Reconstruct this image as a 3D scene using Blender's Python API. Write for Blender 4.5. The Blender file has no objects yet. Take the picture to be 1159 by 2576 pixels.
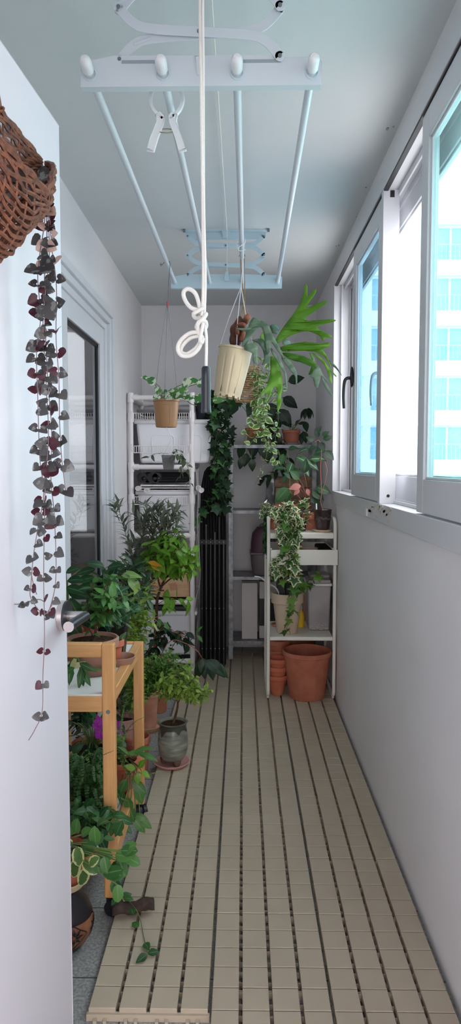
import bpy, math, random
from mathutils import Vector as V, Matrix, Euler
from mathutils.geometry import tessellate_polygon
R = random.Random(7)
sc = bpy.context.scene
COL = sc.collection
PI = math.pi
# ------------------------------------------------------------------ camera
F_PX, CX, CY = 1788.65, 579.5, 1288.0
CAM_H = 1.3283
cam_d = bpy.data.cameras.new('camera'); cam = bpy.data.objects.new('camera', cam_d); COL.objects.link(cam)
cam_d.sensor_fit = 'VERTICAL'; cam_d.sensor_height = 24.0; cam_d.lens = F_PX / 2576 * 24.0
cam_d.clip_start = 0.02; cam_d.clip_end = 500
CROT = Euler((PI / 2 - .0647, 0, .0169), 'XYZ')
cam.location = (0, 0, CAM_H); cam.rotation_euler = CROT
sc.camera = cam
CM = CROT.to_matrix()

def ray(px, py):
    return CM @ V(((px - CX) / F_PX, -(py - CY) / F_PX, -1.0))
def at(px, py, Y):                      # world point at depth Y on the sight line of a photo pixel
    d = ray(px, py); return V((0, 0, CAM_H)) + d * (Y / d.y)
def onz(px, py, z):
    d = ray(px, py); return V((0, 0, CAM_H)) + d * ((z - CAM_H) / d.z)
def onx(px, py, x):
    d = ray(px, py); return V((0, 0, CAM_H)) + d * (x / d.x)
# ------------------------------------------------------------------ materials
def lin(c):
    r = []
    for v in c[:3]:
        v = v / 255.0
        r.append(v / 12.92 if v <= .04045 else ((v + .055) / 1.055) ** 2.4)
    return (*r, 1.0)
def newmat(name):
    m = bpy.data.materials.new(name); m.use_nodes = True
    nt = m.node_tree
    return m, nt, nt.nodes['Principled BSDF']
def N(nt, t, **k):
    n = nt.nodes.new(t)
    for a, b in k.items():
        if a in n.bl_rna.properties: setattr(n, a, b)
        else: n.inputs[a].default_value = b
    return n
def mat(name, col, rough=.5, metal=0, col2=None, nscale=6, stretch=None, bump=0, bscale=60, spec=.5, trans=0, alpha=1, detail=4, ramp=(.35, .65)):
    m, nt, p = newmat(name)
    L = nt.links.new
    p.inputs['Base Color'].default_value = lin(col)
    p.inputs['Roughness'].default_value = rough
    p.inputs['Metallic'].default_value = metal
    p.inputs['Specular IOR Level'].default_value = spec
    if trans: p.inputs['Transmission Weight'].default_value = trans
    if alpha < 1: p.inputs['Alpha'].default_value = alpha
    tc = None
    if col2 is not None or bump:
        tc = N(nt, 'ShaderNodeTexCoord'); mp = N(nt, 'ShaderNodeMapping')
        if stretch: mp.inputs['Scale'].default_value = stretch
        L(tc.outputs['Object'], mp.inputs['Vector'])
    if col2 is not None:
        nz = N(nt, 'ShaderNodeTexNoise', Scale=nscale, Detail=detail)
        L(mp.outputs[0], nz.inputs['Vector'])
        cr = N(nt, 'ShaderNodeValToRGB')
        cr.color_ramp.elements[0].position = ramp[0]; cr.color_ramp.elements[0].color = lin(col)
        cr.color_ramp.elements[1].position = ramp[1]; cr.color_ramp.elements[1].color = lin(col2)
        L(nz.outputs[0], cr.inputs[0]); L(cr.outputs[0], p.inputs['Base Color'])
    if bump:
        nb = N(nt, 'ShaderNodeTexNoise', Scale=bscale, Detail=3)
        L(mp.outputs[0], nb.inputs['Vector'])
        bp = N(nt, 'ShaderNodeBump', Strength=bump, Distance=.004)
        L(nb.outputs[0], bp.inputs['Height']); L(bp.outputs[0], p.inputs['Normal'])
    return m
def leafmat(name, c1, c2, edge=None, marble=None, under=None, trans=.28, rough=.38, ethr=.62, veins=None):
    m, nt, p = newmat(name); L = nt.links.new
    a = N(nt, 'ShaderNodeAttribute', attribute_name='lf')
    sp = N(nt, 'ShaderNodeSeparateColor'); L(a.outputs['Color'], sp.inputs[0])
    mx = N(nt, 'ShaderNodeMix', data_type='RGBA'); L(sp.outputs[2], mx.inputs['Factor'])
    mx.inputs[6].default_value = lin(c1); mx.inputs[7].default_value = lin(c2)
    out = mx.outputs[2]
    tc = N(nt, 'ShaderNodeTexCoord')
    if veins is not None:                       # paler midrib
        cr = N(nt, 'ShaderNodeValToRGB'); L(sp.outputs[0], cr.inputs[0])
        cr.color_ramp.elements[0].position = .0; cr.color_ramp.elements[0].color = (1, 1, 1, 1)
        cr.color_ramp.elements[1].position = .14; cr.color_ramp.elements[1].color = (0, 0, 0, 1)
        m3 = N(nt, 'ShaderNodeMix', data_type='RGBA'); L(cr.outputs[0], m3.inputs['Factor'])
        L(out, m3.inputs[6]); m3.inputs[7].default_value = lin(veins); out = m3.outputs[2]
    if edge is not None:                        # cream margin, wobbling
        nz = N(nt, 'ShaderNodeTexNoise', Scale=90); L(tc.outputs['Object'], nz.inputs['Vector'])
        ad = N(nt, 'ShaderNodeMath', operation='MULTIPLY_ADD'); L(nz.outputs[0], ad.inputs[0]); ad.inputs[1].default_value = .5
        L(sp.outputs[0], ad.inputs[2])
        cr = N(nt, 'ShaderNodeValToRGB'); L(ad.outputs[0], cr.inputs[0])
        cr.color_ramp.elements[0].position = ethr + .2; cr.color_ramp.elements[1].position = ethr + .27
        m2 = N(nt, 'ShaderNodeMix', data_type='RGBA'); L(cr.outputs[0], m2.inputs['Factor'])
        L(out, m2.inputs[6]); m2.inputs[7].default_value = lin(edge); out = m2.outputs[2]
    if marble is not None:
        nz = N(nt, 'ShaderNodeTexNoise', Scale=marble[1], Detail=2); L(tc.outputs['Object'], nz.inputs['Vector'])
        cr = N(nt, 'ShaderNodeValToRGB'); L(nz.outputs[0], cr.inputs[0])
        cr.color_ramp.elements[0].position = marble[2]; cr.color_ramp.elements[1].position = marble[2] + .05
        m2 = N(nt, 'ShaderNodeMix', data_type='RGBA'); L(cr.outputs[0], m2.inputs['Factor'])
        L(out, m2.inputs[6]); m2.inputs[7].default_value = lin(marble[0]); out = m2.outputs[2]
    if under is not None:
        g = N(nt, 'ShaderNodeNewGeometry')
        m2 = N(nt, 'ShaderNodeMix', data_type='RGBA'); L(g.outputs['Backfacing'], m2.inputs['Factor'])
        L(out, m2.inputs[6]); m2.inputs[7].default_value = lin(under); out = m2.outputs[2]
    L(out, p.inputs['Base Color']); p.inputs['Roughness'].default_value = rough
    p.inputs['Specular IOR Level'].default_value = .4
    tr = N(nt, 'ShaderNodeBsdfTranslucent'); L(out, tr.inputs['Color'])
    ms = N(nt, 'ShaderNodeMixShader'); ms.inputs[0].default_value = trans
    L(p.outputs[0], ms.inputs[1]); L(tr.outputs[0], ms.inputs[2])
    L(ms.outputs[0], nt.nodes['Material Output'].inputs['Surface'])
    return m
def glassmat(name, tint, refl=.08, rough=.02, milk=0, milkcol=(220, 220, 220)):
    m, nt, p = newmat(name); L = nt.links.new; nt.nodes.remove(p)
    t = N(nt, 'ShaderNodeBsdfTransparent'); t.inputs[0].default_value = lin(tint)
    g = N(nt, 'ShaderNodeBsdfGlossy'); g.inputs['Roughness'].default_value = rough
    lw = N(nt, 'ShaderNodeLayerWeight', Blend=.5)
    pw = N(nt, 'ShaderNodeMath', operation='POWER'); L(lw.outputs['Facing'], pw.inputs[0]); pw.inputs[1].default_value = 5
    ml = N(nt, 'ShaderNodeMath', operation='MULTIPLY_ADD'); L(pw.outputs[0], ml.inputs[0]); ml.inputs[1].default_value = .5 - refl; ml.inputs[2].default_value = refl
    ml.use_clamp = True
    base = t.outputs[0]
    if milk:
        d = N(nt, 'ShaderNodeBsdfDiffuse'); d.inputs[0].default_value = lin(milkcol)
        m0 = N(nt, 'ShaderNodeMixShader'); m0.inputs[0].default_value = milk
        L(base, m0.inputs[1]); L(d.outputs[0], m0.inputs[2]); base = m0.outputs[0]
    ms = N(nt, 'ShaderNodeMixShader'); L(ml.outputs[0], ms.inputs[0]); L(base, ms.inputs[1]); L(g.outputs[0], ms.inputs[2])
    L(ms.outputs[0], nt.nodes['Material Output'].inputs['Surface'])
    return m
# ------------------------------------------------------------------ objects
def thing(name, label, cat, loc=(0, 0, 0), rotz=0, group=None):
    o = bpy.data.objects.new(name, None); COL.objects.link(o); o.empty_display_size = .05
    o.location = loc; o.rotation_euler = (0, 0, rotz)
    o['label'] = label; o['category'] = cat
    if group: o['group'] = group
    return o
def tag(o, label, cat, group=None):
    o['label'] = label; o['category'] = cat
    if group: o['group'] = group
    return o
def wloc(o):
    v = V(o.location)
    while o.parent: o = o.parent; v = v + V(o.location)
    return v
def dup(o, loc=None, parent=None, label=None):
    c = o.copy(); COL.objects.link(c)
    if parent: c.parent = parent
    if loc is not None: c.location = loc
    if label: c['label'] = label
    for ch in list(o.children): dup(ch, parent=c)
    return c
def perp(d):
    d = d.normalized(); a = V((0, 0, 1)) if abs(d.z) < .9 else V((1, 0, 0))
    s = d.cross(a).normalized(); return s, s.cross(d).normalized()
def smooth(pts, n=6):                          # Catmull-Rom
    P = [V(p) for p in pts]
    if len(P) < 3: return [P[0].lerp(P[-1], i / n) for i in range(n + 1)]
    out = []
    for i in range(len(P) - 1):
        a, b, c, d = P[max(i - 1, 0)], P[i], P[i + 1], P[min(i + 2, len(P) - 1)]
        for k in range(n):
            t = k / n
            out.append(.5 * ((2 * b) + (c - a) * t + (2 * a - 5 * b + 4 * c - d) * t * t + (3 * b - a - 3 * c + d) * t ** 3))
    out.append(P[-1]); return out
PROF = {
 'ovate': ((0, .06), (.12, .62), (.32, 1), (.55, .9), (.8, .46)),
 'lance': ((0, .1), (.2, .7), (.45, 1), (.75, .6)),
 'round': ((0, .1), (.1, .7), (.35, 1), (.65, .95), (.88, .55)),
 'strap': ((0, .6), (.3, 1), (.6, .95), (.85, .6)),
 'tiny': ((0, .2), (.45, 1)),
}
IVY = ((0, .06), (.18, -.1), (.5, -.06), (.42, .2), (.72, .46), (.3, .52), (0, 1))
HEART = ((0, .1), (.2, -.06), (.45, .02), (.56, .28), (.42, .6), (.18, .88), (0, 1))
ACER = ((0, .0), (.12, -.02), (.6, -.1), (.34, .2), (.8, .5), (.32, .46), (.3, .7), (0, 1.05))
FAN = {'ivy': IVY, 'heart': HEART, 'acer': ACER}
class B:
    def __init__(s): s.v = []; s.f = []; s.a = []; s.m = []; s.mi = 0; s.T = None
    def add(s, vs, fs, at_=None):
        k = len(s.v)
        if s.T is not None: vs = [s.T @ V(v) for v in vs]
        s.v += [tuple(v) for v in vs]
        s.a += at_ if at_ else [(0, 0, 0, 1)] * len(vs)
        s.f += [tuple(i + k for i in f) for f in fs]; s.m += [s.mi] * len(fs)
        return s
    def box(s, lo, hi):
        (a, b, c), (d, e, f) = lo, hi
        return s.add([(a, b, c), (d, b, c), (d, e, c), (a, e, c), (a, b, f), (d, b, f), (d, e, f), (a, e, f)],
                     [(0, 3, 2, 1), (4, 5, 6, 7), (0, 1, 5, 4), (1, 2, 6, 5), (2, 3, 7, 6), (3, 0, 4, 7)])
    def chamf(s, lo, hi, c=.002):              # box with a chamfered top
        (a, b, z0), (d, e, z1) = lo, hi
        q = lambda k, z: [(a + k, b + k, z), (d - k, b + k, z), (d - k, e - k, z), (a + k, e - k, z)]
        vs = q(0, z0) + q(0, z1 - c) + q(c * .4, z1 - c * .35) + q(c, z1)
        fs = [(12, 13, 14, 15), (0, 3, 2, 1)]
        for l in range(3):
            for i in range(4): j = (i + 1) % 4; fs.append((l * 4 + i, l * 4 + j, l * 4 + 4 + j, l * 4 + 4 + i))
        return s.add(vs, fs)
    def bar(s, p, q, w, h, up=(0, 0, 1)):      # square bar between two points
        p, q = V(p), V(q); d = (q - p).normalized(); u = V(up); x = d.cross(u).normalized() * (w / 2); y = x.cross(d).normalized() * (h / 2)
        vs = [p - x - y, p + x - y, p + x + y, p - x + y, q - x - y, q + x - y, q + x + y, q - x + y]
        return s.add(vs, [(0, 3, 2, 1), (4, 5, 6, 7), (0, 1, 5, 4), (1, 2, 6, 5), (2, 3, 7, 6), (3, 0, 4, 7)])
    def tube(s, pts, r, n=8, closed=False, rf=None, cap=True):
        P = [V(p) for p in pts]; m = len(P); vs = []; fs = []
        u = None
        for i in range(m):
            if closed: d = P[(i + 1) % m] - P[i - 1]
            else: d = P[min(i + 1, m - 1)] - P[max(i - 1, 0)]
            if d.length < 1e-9: d = V((0, 0, 1))
            d.normalize()
            if u is None: u = perp(d)[0]
            u = u - d * u.dot(d)
            u = u.normalized() if u.length > 1e-6 else perp(d)[0]
            w = d.cross(u)
            rr = rf(i / max(m - 1, 1)) * r if rf else r
            vs += [P[i] + (u * math.cos(2 * PI * k / n) + w * math.sin(2 * PI * k / n)) * rr for k in range(n)]
        for i in range(m if closed else m - 1):
            j = (i + 1) % m
            for k in range(n): l = (k + 1) % n; fs.append((i * n + k, i * n + l, j * n + l, j * n + k))
        if cap and not closed: fs += [tuple(range(n - 1, -1, -1)), tuple((m - 1) * n + k for k in range(n))]
        return s.add(vs, fs)
    def cyl(s, p, q, r, n=16, r2=None):
        return s.tube([p, q], r, n, rf=(lambda t: 1 + (r2 / r - 1) * t) if r2 else None)
    def lathe(s, c, prof, n=32, rad=None, close=False):  # prof [(r,z)...] ; rad(angle,z) modulates the radius
        vs = []; fs = []; m = len(prof); c = V(c)
        for (r, z) in prof:
            for k in range(n):
                a = 2 * PI * k / n; q = r * (rad(a, z) if rad else 1)
                vs.append((c.x + q * math.cos(a), c.y + q * math.sin(a), c.z + z))
        for i in range(m - 1):
            for k in range(n): l = (k + 1) % n; fs.append((i * n + k, i * n + l, i * n + n + l, i * n + n + k))
        if prof[0][0] > 1e-4: fs.append(tuple(range(n - 1, -1, -1)))
        if prof[-1][0] > 1e-4: fs.append(tuple((m - 1) * n + k for k in range(n)))
        return s.add(vs, fs)
    def ell(s, c, rx, ry, rz, n=14, m=9):
        vs = []; fs = []
        for i in range(m + 1):
            t = PI * i / m
            for k in range(n):
                a = 2 * PI * k / n; vs.append((c[0] + rx * math.sin(t) * math.cos(a), c[1] + ry * math.sin(t) * math.sin(a), c[2] - rz * math.cos(t)))
        for i in range(m):
            for k in range(n): l = (k + 1) % n; fs.append((i * n + k, i * n + l, i * n + n + l, i * n + n + k))
        return s.add(vs, fs)
    def prism(s, poly, vec):                   # poly: 3-D outline, extruded by vec
        P = [V(p) for p in poly]; n = len(P); vec = V(vec)
        tr = tessellate_polygon([P])
        fs = [tuple(t) for t in tr] + [tuple(i + n for i in reversed(t)) for t in tr]
        for i in range(n): j = (i + 1) % n; fs.append((i, j, j + n, i + n))
        return s.add(P + [p + vec for p in P], fs)
    def strip2(s, path, w, vec):               # flat bar following a path in a plane, thickness vec
        P = [V(p) for p in path]; n = V(vec).normalized(); lft = []; rgt = []
        for i in range(len(P)):
            d = (P[min(i + 1, len(P) - 1)] - P[max(i - 1, 0)]).normalized(); x = d.cross(n) * (w / 2)
            lft.append(P[i] + x); rgt.append(P[i] - x)
        m = len(P); vs = lft + rgt + [p + V(vec) for p in lft] + [p + V(vec) for p in rgt]; fs = []
        for i in range(m - 1):
            fs += [(i, i + 1, m + i + 1, m + i), (2 * m + i, 3 * m + i, 3 * m + i + 1, 2 * m + i + 1),
                   (i, 2 * m + i, 2 * m + i + 1, i + 1), (m + i, m + i + 1, 3 * m + i + 1, 3 * m + i)]
        fs += [(0, m, 3 * m, 2 * m), (m - 1, 3 * m - 1, 4 * m - 1, 2 * m - 1)]
        return s.add(vs, fs)
    def leaf(s, p, d, n, L, W, kind='ovate', fold=.2, curl=.25, rnd=None, sub=1):
        p = V(p); d = V(d).normalized(); n = V(n)
        x = d.cross(n)
        if x.length < 1e-4: x = perp(d)[0]
        x.normalize(); n = x.cross(d).normalized()
        rnd = R.random() if rnd is None else rnd
        if kind in FAN:
            o = FAN[kind]; pts = [(u, t) for u, t in o] + [(-u, t) for u, t in reversed(o[1:-1])]
            vs = [p + d * (.36 * L)]; at_ = [(0, .36, rnd, 1)]
            for u, t in pts:
                vs.append(p + d * (t * L) + x * (u * W) + n * (fold * abs(u) * W - curl * L * t * t)); at_.append((1, t, rnd, 1))
            k = len(pts)
            return s.add(vs, [(0, 1 + i, 1 + (i + 1) % k) for i in range(k)], at_)
        pr = PROF[kind]; vs = []; at_ = []; fs = []
        for t, w in pr:
            c = p + d * (L * (t - .25 * curl * t * t)) - n * (curl * L * t * t); ww = w * W / 2
            up = n * (fold * ww) + d * (curl * 0)
            vs += [c - x * ww + up, c, c + x * ww + up]; at_ += [(1, t, rnd, 1), (0, t, rnd, 1), (1, t, rnd, 1)]
        vs.append(p + d * (L * (1 - .25 * curl)) - n * (curl * L)); at_.append((.9, 1, rnd, 1))
        m = len(pr)
        for i in range(m - 1):
            fs += [(3 * i, 3 * i + 1, 3 * i + 4, 3 * i + 3), (3 * i + 1, 3 * i + 2, 3 * i + 5, 3 * i + 4)]
        e = 3 * m; fs += [(e - 3, e - 2, e), (e - 2, e - 1, e)]
        return s.add(vs, fs, at_)
    def o(s, name, m, parent=None, bev=0, ang=.7, seg=2, solid=0, kind=None, label=None, flat=False):
        me = bpy.data.meshes.new(name)
        off = wloc(parent) if parent else V((0, 0, 0))
        me.from_pydata([(v[0] - off.x, v[1] - off.y, v[2] - off.z) for v in s.v], [], s.f)
        al = me.attributes.new('lf', 'FLOAT_COLOR', 'POINT')
        al.data.foreach_set('color', [c for a in s.a for c in a])
        ms = m if isinstance(m, (list, tuple)) else [m]
        for q in ms: me.materials.append(q)
        if len(ms) > 1: me.polygons.foreach_set('material_index', s.m)
        if not flat:
            me.polygons.foreach_set('use_smooth', [True] * len(me.polygons))
            me.set_sharp_from_angle(angle=ang)
        me.update()
        ob = bpy.data.objects.new(name, me); COL.objects.link(ob)
        if parent: ob.parent = parent
        if bev:
            md = ob.modifiers.new('bevel', 'BEVEL'); md.width = bev; md.segments = seg; md.limit_method = 'ANGLE'; md.angle_limit = .6; md.harden_normals = False
        if solid:
            md = ob.modifiers.new('solid', 'SOLIDIFY'); md.thickness = solid
        if kind: ob['kind'] = kind
        if label: ob['label'] = label
        return ob
def jit(a): return V((R.uniform(-a, a), R.uniform(-a, a), R.uniform(-a, a)))
UP = V((0, 0, 1))
def struct(b, name, m, parent=None, **k): return b.o(name, m, parent, kind='structure', **k)
# ------------------------------------------------------------------ plant growth
def leaves_along(lb, pts, step, L, W, kind, t0=.3, spread=1.0, droop=.2, fold=.2, curl=.25, jl=.3, pairs=False, up=.3):
    acc = 0; tot = sum((pts[i + 1] - pts[i]).length for i in range(len(pts) - 1)); run = 0; ph = R.uniform(0, 6.28)
    for i in range(len(pts) - 1):
        sg = pts[i + 1] - pts[i]; run += sg.length; acc += sg.length
        while acc > step and run > t0 * tot:
            acc -= step
            d = sg.normalized(); a, b = perp(d); ph += 2.4
            for q in ((0, PI) if pairs else (0,)):
                side = a * math.cos(ph + q) + b * math.sin(ph + q)
                dd = (d * (1 - .6 * spread) + side * spread - UP * droop + jit(.18)).normalized()
                nn = (UP * (1 - up) + d * up + jit(.35))
                s = 1 + R.uniform(-jl, jl)
                lb.leaf(pts[i] + sg * R.random(), dd, nn, L * s, W * s, kind, fold, curl * R.uniform(.3, 1.4))
        acc = min(acc, step)
def branch(sb, p, q, r, sag=.0, wob=.02, n=5, sides=6, r1=.4):
    p, q = V(p), V(q); L = (q - p).length
    pts = [p]
    for k in range(1, n): t = k / n; pts.append(p.lerp(q, t) + UP * (sag * L * 4 * t * (1 - t)) + jit(wob * L))
    pts.append(q); pts = smooth(pts, 3)
    if sb is not None: sb.tube(pts, r, sides, rf=lambda t: 1 - (1 - r1) * t)
    return pts
def shrub(sb, lb, base, top, cen, rad, nb, step, L, W, kind, r=.004, t0=.35, sag=.1, shell=.55, **k):
    """branches from the stem between base and top out to points in an ellipsoid, leaves along them"""
    base, top, cen = V(base), V(top), V(cen)
    for i in range(nb):
        while True:
            d = jit(1)
            if .05 < d.length <= 1: break
        d = d.normalized() * (shell + (1 - shell) * R.random() ** .5)
        tip = cen + V((d.x * rad[0], d.y * rad[1], d.z * rad[2]))
        st = base.lerp(top, R.uniform(.5, 1))
        pts = branch(sb, st, tip, r * R.uniform(.5, .8), sag=sag, wob=.05)
        leaves_along(lb, pts, step, L, W, kind, t0=t0, **k)
def vine(sb, lb, pts, step, L, W, kind, r=.0014, wob=.0, n=5, sides=5, **k):
    pts = smooth([V(p) + jit(wob) for p in pts], n)
    sb.tube(pts, r, sides, rf=lambda t: 1 - .4 * t)
    leaves_along(lb, pts, step, L, W, kind, t0=k.pop('t0', 0), **k)
    return pts
def frond(sb, lb, pts, L, W, step=.012, r=.0012, kind='tiny', tilt=.15):
    pts = smooth(pts, 8); sb.tube(pts, r, 5, rf=lambda t: 1 - .6 * t)
    tot = sum((pts[i + 1] - pts[i]).length for i in range(len(pts) - 1)); run = acc = 0
    for i in range(len(pts) - 1):
        sg = pts[i + 1] - pts[i]; run += sg.length; acc += sg.length
        while acc > step:
            acc -= step; t = run / tot; sz = min(1, t / .15) * (1 - .75 * t ** 2)
            d = sg.normalized(); x = d.cross(UP)
            x = x.normalized() if x.length > .05 else perp(d)[0]
            n = x.cross(d)
            for q in (-1, 1):
                lb.leaf(pts[i + 1] - sg * (acc / max(sg.length, 1e-6)) * 0, x * q + d * .25 - n * tilt + jit(.1), n + jit(.15), L * sz, W, kind, .1, .2)
def fernplant(sb, lb, base, n, reach, h, L, W, step, ang=(0, 6.28)):
    base = V(base)
    for i in range(n):
        a = ang[0] + (ang[1] - ang[0]) * (i + R.uniform(-.4, .4)) / n; q = reach * R.uniform(.6, 1.1); z = h * R.uniform(.5, 1.1)
        e = V((math.cos(a), math.sin(a), 0))
        frond(sb, lb, [base, base + e * q * .35 + UP * z * .8, base + e * q * .75 + UP * z, base + e * q + UP * z * R.uniform(.3, .8)], L, W, step)
def pot_prof(rt, rb, h, rim=.02, t=.006, lip=.004):
    """open flower pot with a thick collar"""
    ri = rb + (rt - rb) * (1 - rim / h) if rim else rt
    p = [(rb * .2, 0), (rb - .004, 0), (rb, .004)]
    if rim: p += [(ri - .001, h - rim), (rt - .001 + lip * .6, h - rim), (rt + lip, h - rim + .003), (rt + lip, h - .003), (rt + lip - .003, h)]
    else: p += [(rt - .001, h - .008), (rt + lip, h - .006), (rt + lip, h - .002), (rt + lip - .002, h)]
    p += [(rt - t + .002, h), (rt - t, h - .003), (rb + (rt - rb) * .6 - t, h * .6), (rb - t, t), (.001, t)]
    return p
def pot(root, c, rt, rb, h, m, rim=.02, soil=None, n=40, label=None, fill=.86, part='pot', lip=.004):
    """pot part (plus soil part) under root"""
    o = B().lathe(c, pot_prof(rt, rb, h, rim, lip=lip), n).o(part, m, root, label=label)
    if soil:
        rs = rb + (rt - rb) * fill - .0055; c = V(c); b = B(); n2 = 18; vs = [(c.x, c.y, c.z + h * fill + .004)]; fs = []
        for j, q in enumerate((.35, .7, 1)):
            for k in range(n2): a = 2 * PI * k / n2; vs.append((c.x + rs * q * math.cos(a), c.y + rs * q * math.sin(a), c.z + h * fill + (R.uniform(-.003, .004) if q < 1 else -.001)))
        for k in range(n2): fs.append((0, 1 + k, 1 + (k + 1) % n2))
        for j in range(2):
            for k in range(n2): l = (k + 1) % n2; fs.append((1 + j * n2 + k, 1 + (j + 1) * n2 + k, 1 + (j + 1) * n2 + l, 1 + j * n2 + l))
        b.add(vs, fs).o('soil', soil, root)
    return o
def saucer(c, r, h, m, label, cat='saucer', group=None, name='plant_saucer'):
    o = B().lathe(c, [(r * .3, 0), (r * .8, 0), (r * .84, .003), (r, h - .003), (r + .002, h), (r - .002, h + .001), (r - .005, h - .002), (r * .8, .006), (.001, .006)], 40).o(name, m)
    return tag(o, label, cat, group)
# ------------------------------------------------------------------ palette
WHITEP = mat('white_enamel', (226, 226, 228), .35)
def wallmat(name, col, col2, stain):
    m, nt, p = newmat(name); L = nt.links.new
    tc = N(nt, 'ShaderNodeTexCoord')
    n1 = N(nt, 'ShaderNodeTexNoise', Scale=2.2, Detail=6); L(tc.outputs['Object'], n1.inputs['Vector'])
    cr = N(nt, 'ShaderNodeValToRGB'); L(n1.outputs[0], cr.inputs[0])
    cr.color_ramp.elements[0].position = .35; cr.color_ramp.elements[0].color = lin(col); cr.color_ramp.elements[1].position = .7; cr.color_ramp.elements[1].color = lin(col2)
    n2 = N(nt, 'ShaderNodeTexNoise', Scale=11, Detail=8, Roughness=.7); L(tc.outputs['Object'], n2.inputs['Vector'])
    c2 = N(nt, 'ShaderNodeValToRGB'); L(n2.outputs[0], c2.inputs[0]); c2.color_ramp.elements[0].position = .69; c2.color_ramp.elements[1].position = .78
    c2.color_ramp.elements[1].color = (.6, .6, .6, 1)
    mx = N(nt, 'ShaderNodeMix', data_type='RGBA'); L(c2.outputs[0], mx.inputs['Factor']); L(cr.outputs[0], mx.inputs[6]); mx.inputs[7].default_value = lin(stain)
    L(mx.outputs[2], p.inputs['Base Color']); p.inputs['Roughness'].default_value = .75; p.inputs['Specular IOR Level'].default_value = .25
    nb = N(nt, 'ShaderNodeTexNoise', Scale=260, Detail=2); L(tc.outputs['Object'], nb.inputs['Vector'])
    bp = N(nt, 'ShaderNodeBump', Strength=.25, Distance=.002); L(nb.outputs[0], bp.inputs['Height']); L(bp.outputs[0], p.inputs['Normal'])
    return m
M_WALL = wallmat('painted_plaster', (222, 219, 221), (229, 226, 227), (196, 193, 196))
M_CEIL = wallmat('ceiling_paint', (203, 207, 208), (209, 212, 213), (190, 196, 200))
M_FRAME = mat('window_frame_vinyl', (214, 214, 218), .35)
M_SILL = mat('worn_sill_vinyl', (205, 205, 209), .4, col2=(176, 174, 176), nscale=9, ramp=(.5, .75), detail=8)
M_BLACK = mat('black_rubber', (22, 22, 24), .5)
M_BLACKP = mat('black_plastic', (24, 25, 28), .35)
M_DOOR = mat('white_door_film', (218, 214, 222), .4, bump=.06, bscale=500)
def slabmat():
    m, nt, p = newmat('grey_stone_tile'); L = nt.links.new
    tc = N(nt, 'ShaderNodeTexCoord')
    br = N(nt, 'ShaderNodeTexBrick', offset=0.0); L(tc.outputs['Object'], br.inputs['Vector'])
    br.inputs['Scale'].default_value = 1; br.inputs['Brick Width'].default_value = .3; br.inputs['Row Height'].default_value = .3; br.inputs['Mortar Size'].default_value = .0025
    n = N(nt, 'ShaderNodeTexNoise', Scale=130, Detail=5); L(tc.outputs['Object'], n.inputs['Vector'])
    cr = N(nt, 'ShaderNodeValToRGB'); L(n.outputs[0], cr.inputs[0])
    cr.color_ramp.elements[0].position = .35; cr.color_ramp.elements[0].color = lin((126, 126, 126)); cr.color_ramp.elements[1].position = .7; cr.color_ramp.elements[1].color = lin((176, 176, 174))
    mx = N(nt, 'ShaderNodeMix', data_type='RGBA'); L(br.outputs['Fac'], mx.inputs['Factor']); L(cr.outputs[0], mx.inputs[6]); mx.inputs[7].default_value = lin((78, 77, 76))
    L(mx.outputs[2], p.inputs['Base Color']); p.inputs['Roughness'].default_value = .6
    return m
M_SLAB = slabmat()
M_DECK = mat('beige_deck_plastic', (179, 166, 146), .55, col2=(186, 173, 153), nscale=3, bump=.15, bscale=700)
M_TERRA = mat('terracotta', (176, 104, 82), .8, col2=(190, 122, 99), nscale=14, bump=.15, bscale=160, spec=.25)
M_TERRA2 = mat('weathered_terracotta', (188, 128, 104), .85, col2=(205, 163, 142), nscale=11, bump=.15, bscale=160, spec=.25, ramp=(.4, .7))
M_TERRA3 = mat('orange_terracotta', (186, 102, 76), .8, col2=(196, 120, 94), nscale=14, spec=.25)
M_PINKP = mat('dusty_pink_plastic', (206, 158, 148), .5, col2=(198, 148, 138), nscale=5)
M_SOIL = mat('dark_soil', (46, 34, 28), .95, col2=(84, 62, 48), nscale=120, bump=.9, bscale=160, spec=.1)
M_WOOD = mat('pine_wood', (221, 168, 112), .45, col2=(203, 146, 90), nscale=9, stretch=(9, 9, .8), ramp=(.3, .75))
M_WOODX = mat('pine_wood_across', (221, 168, 112), .45, col2=(203, 146, 90), nscale=9, stretch=(.8, 9, 9), ramp=(.3, .75))
M_WOODY = mat('pine_wood_along', (221, 168, 112), .45, col2=(203, 146, 90), nscale=9, stretch=(9, .8, 9), ramp=(.3, .75))
M_BOARD = mat('white_laminate', (230, 230, 228), .4)
M_GALV = mat('galvanised_steel', (150, 152, 156), .45, .75, col2=(112, 114, 118), nscale=26, ramp=(.35, .65))
M_PVC = mat('white_pvc_pipe', (231, 224, 224), .35)
M_BIN = mat('translucent_white_plastic', (238, 236, 240), .4, spec=.4)
M_BINL = mat('grey_white_lid', (228, 226, 229), .4)
M_CREAM = mat('cream_metal', (232, 229, 220), .4)
M_STEM = mat('green_stem', (96, 116, 62), .6)
M_BARK = mat('brown_bark', (98, 66, 52), .85, col2=(70, 46, 38), nscale=40, bump=.6, bscale=90)
M_BARKG = mat('grey_bark', (124, 114, 92), .85, col2=(96, 90, 70), nscale=40)
M_BARKR = mat('reddish_stem', (150, 92, 78), .7)
M_PSTEM = mat('purple_stem', (132, 108, 112), .6)
M_WIRE = mat('steel_wire', (120, 122, 126), .4, .8)
M_WIREW = mat('white_wire', (220, 224, 228), .4)
M_CORD = mat('white_cotton_cord', (232, 228, 222), .85, bump=.35, bscale=420)
M_JUTE = mat('jute_rope', (176, 142, 104), .9, col2=(140, 108, 76), nscale=90)
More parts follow.
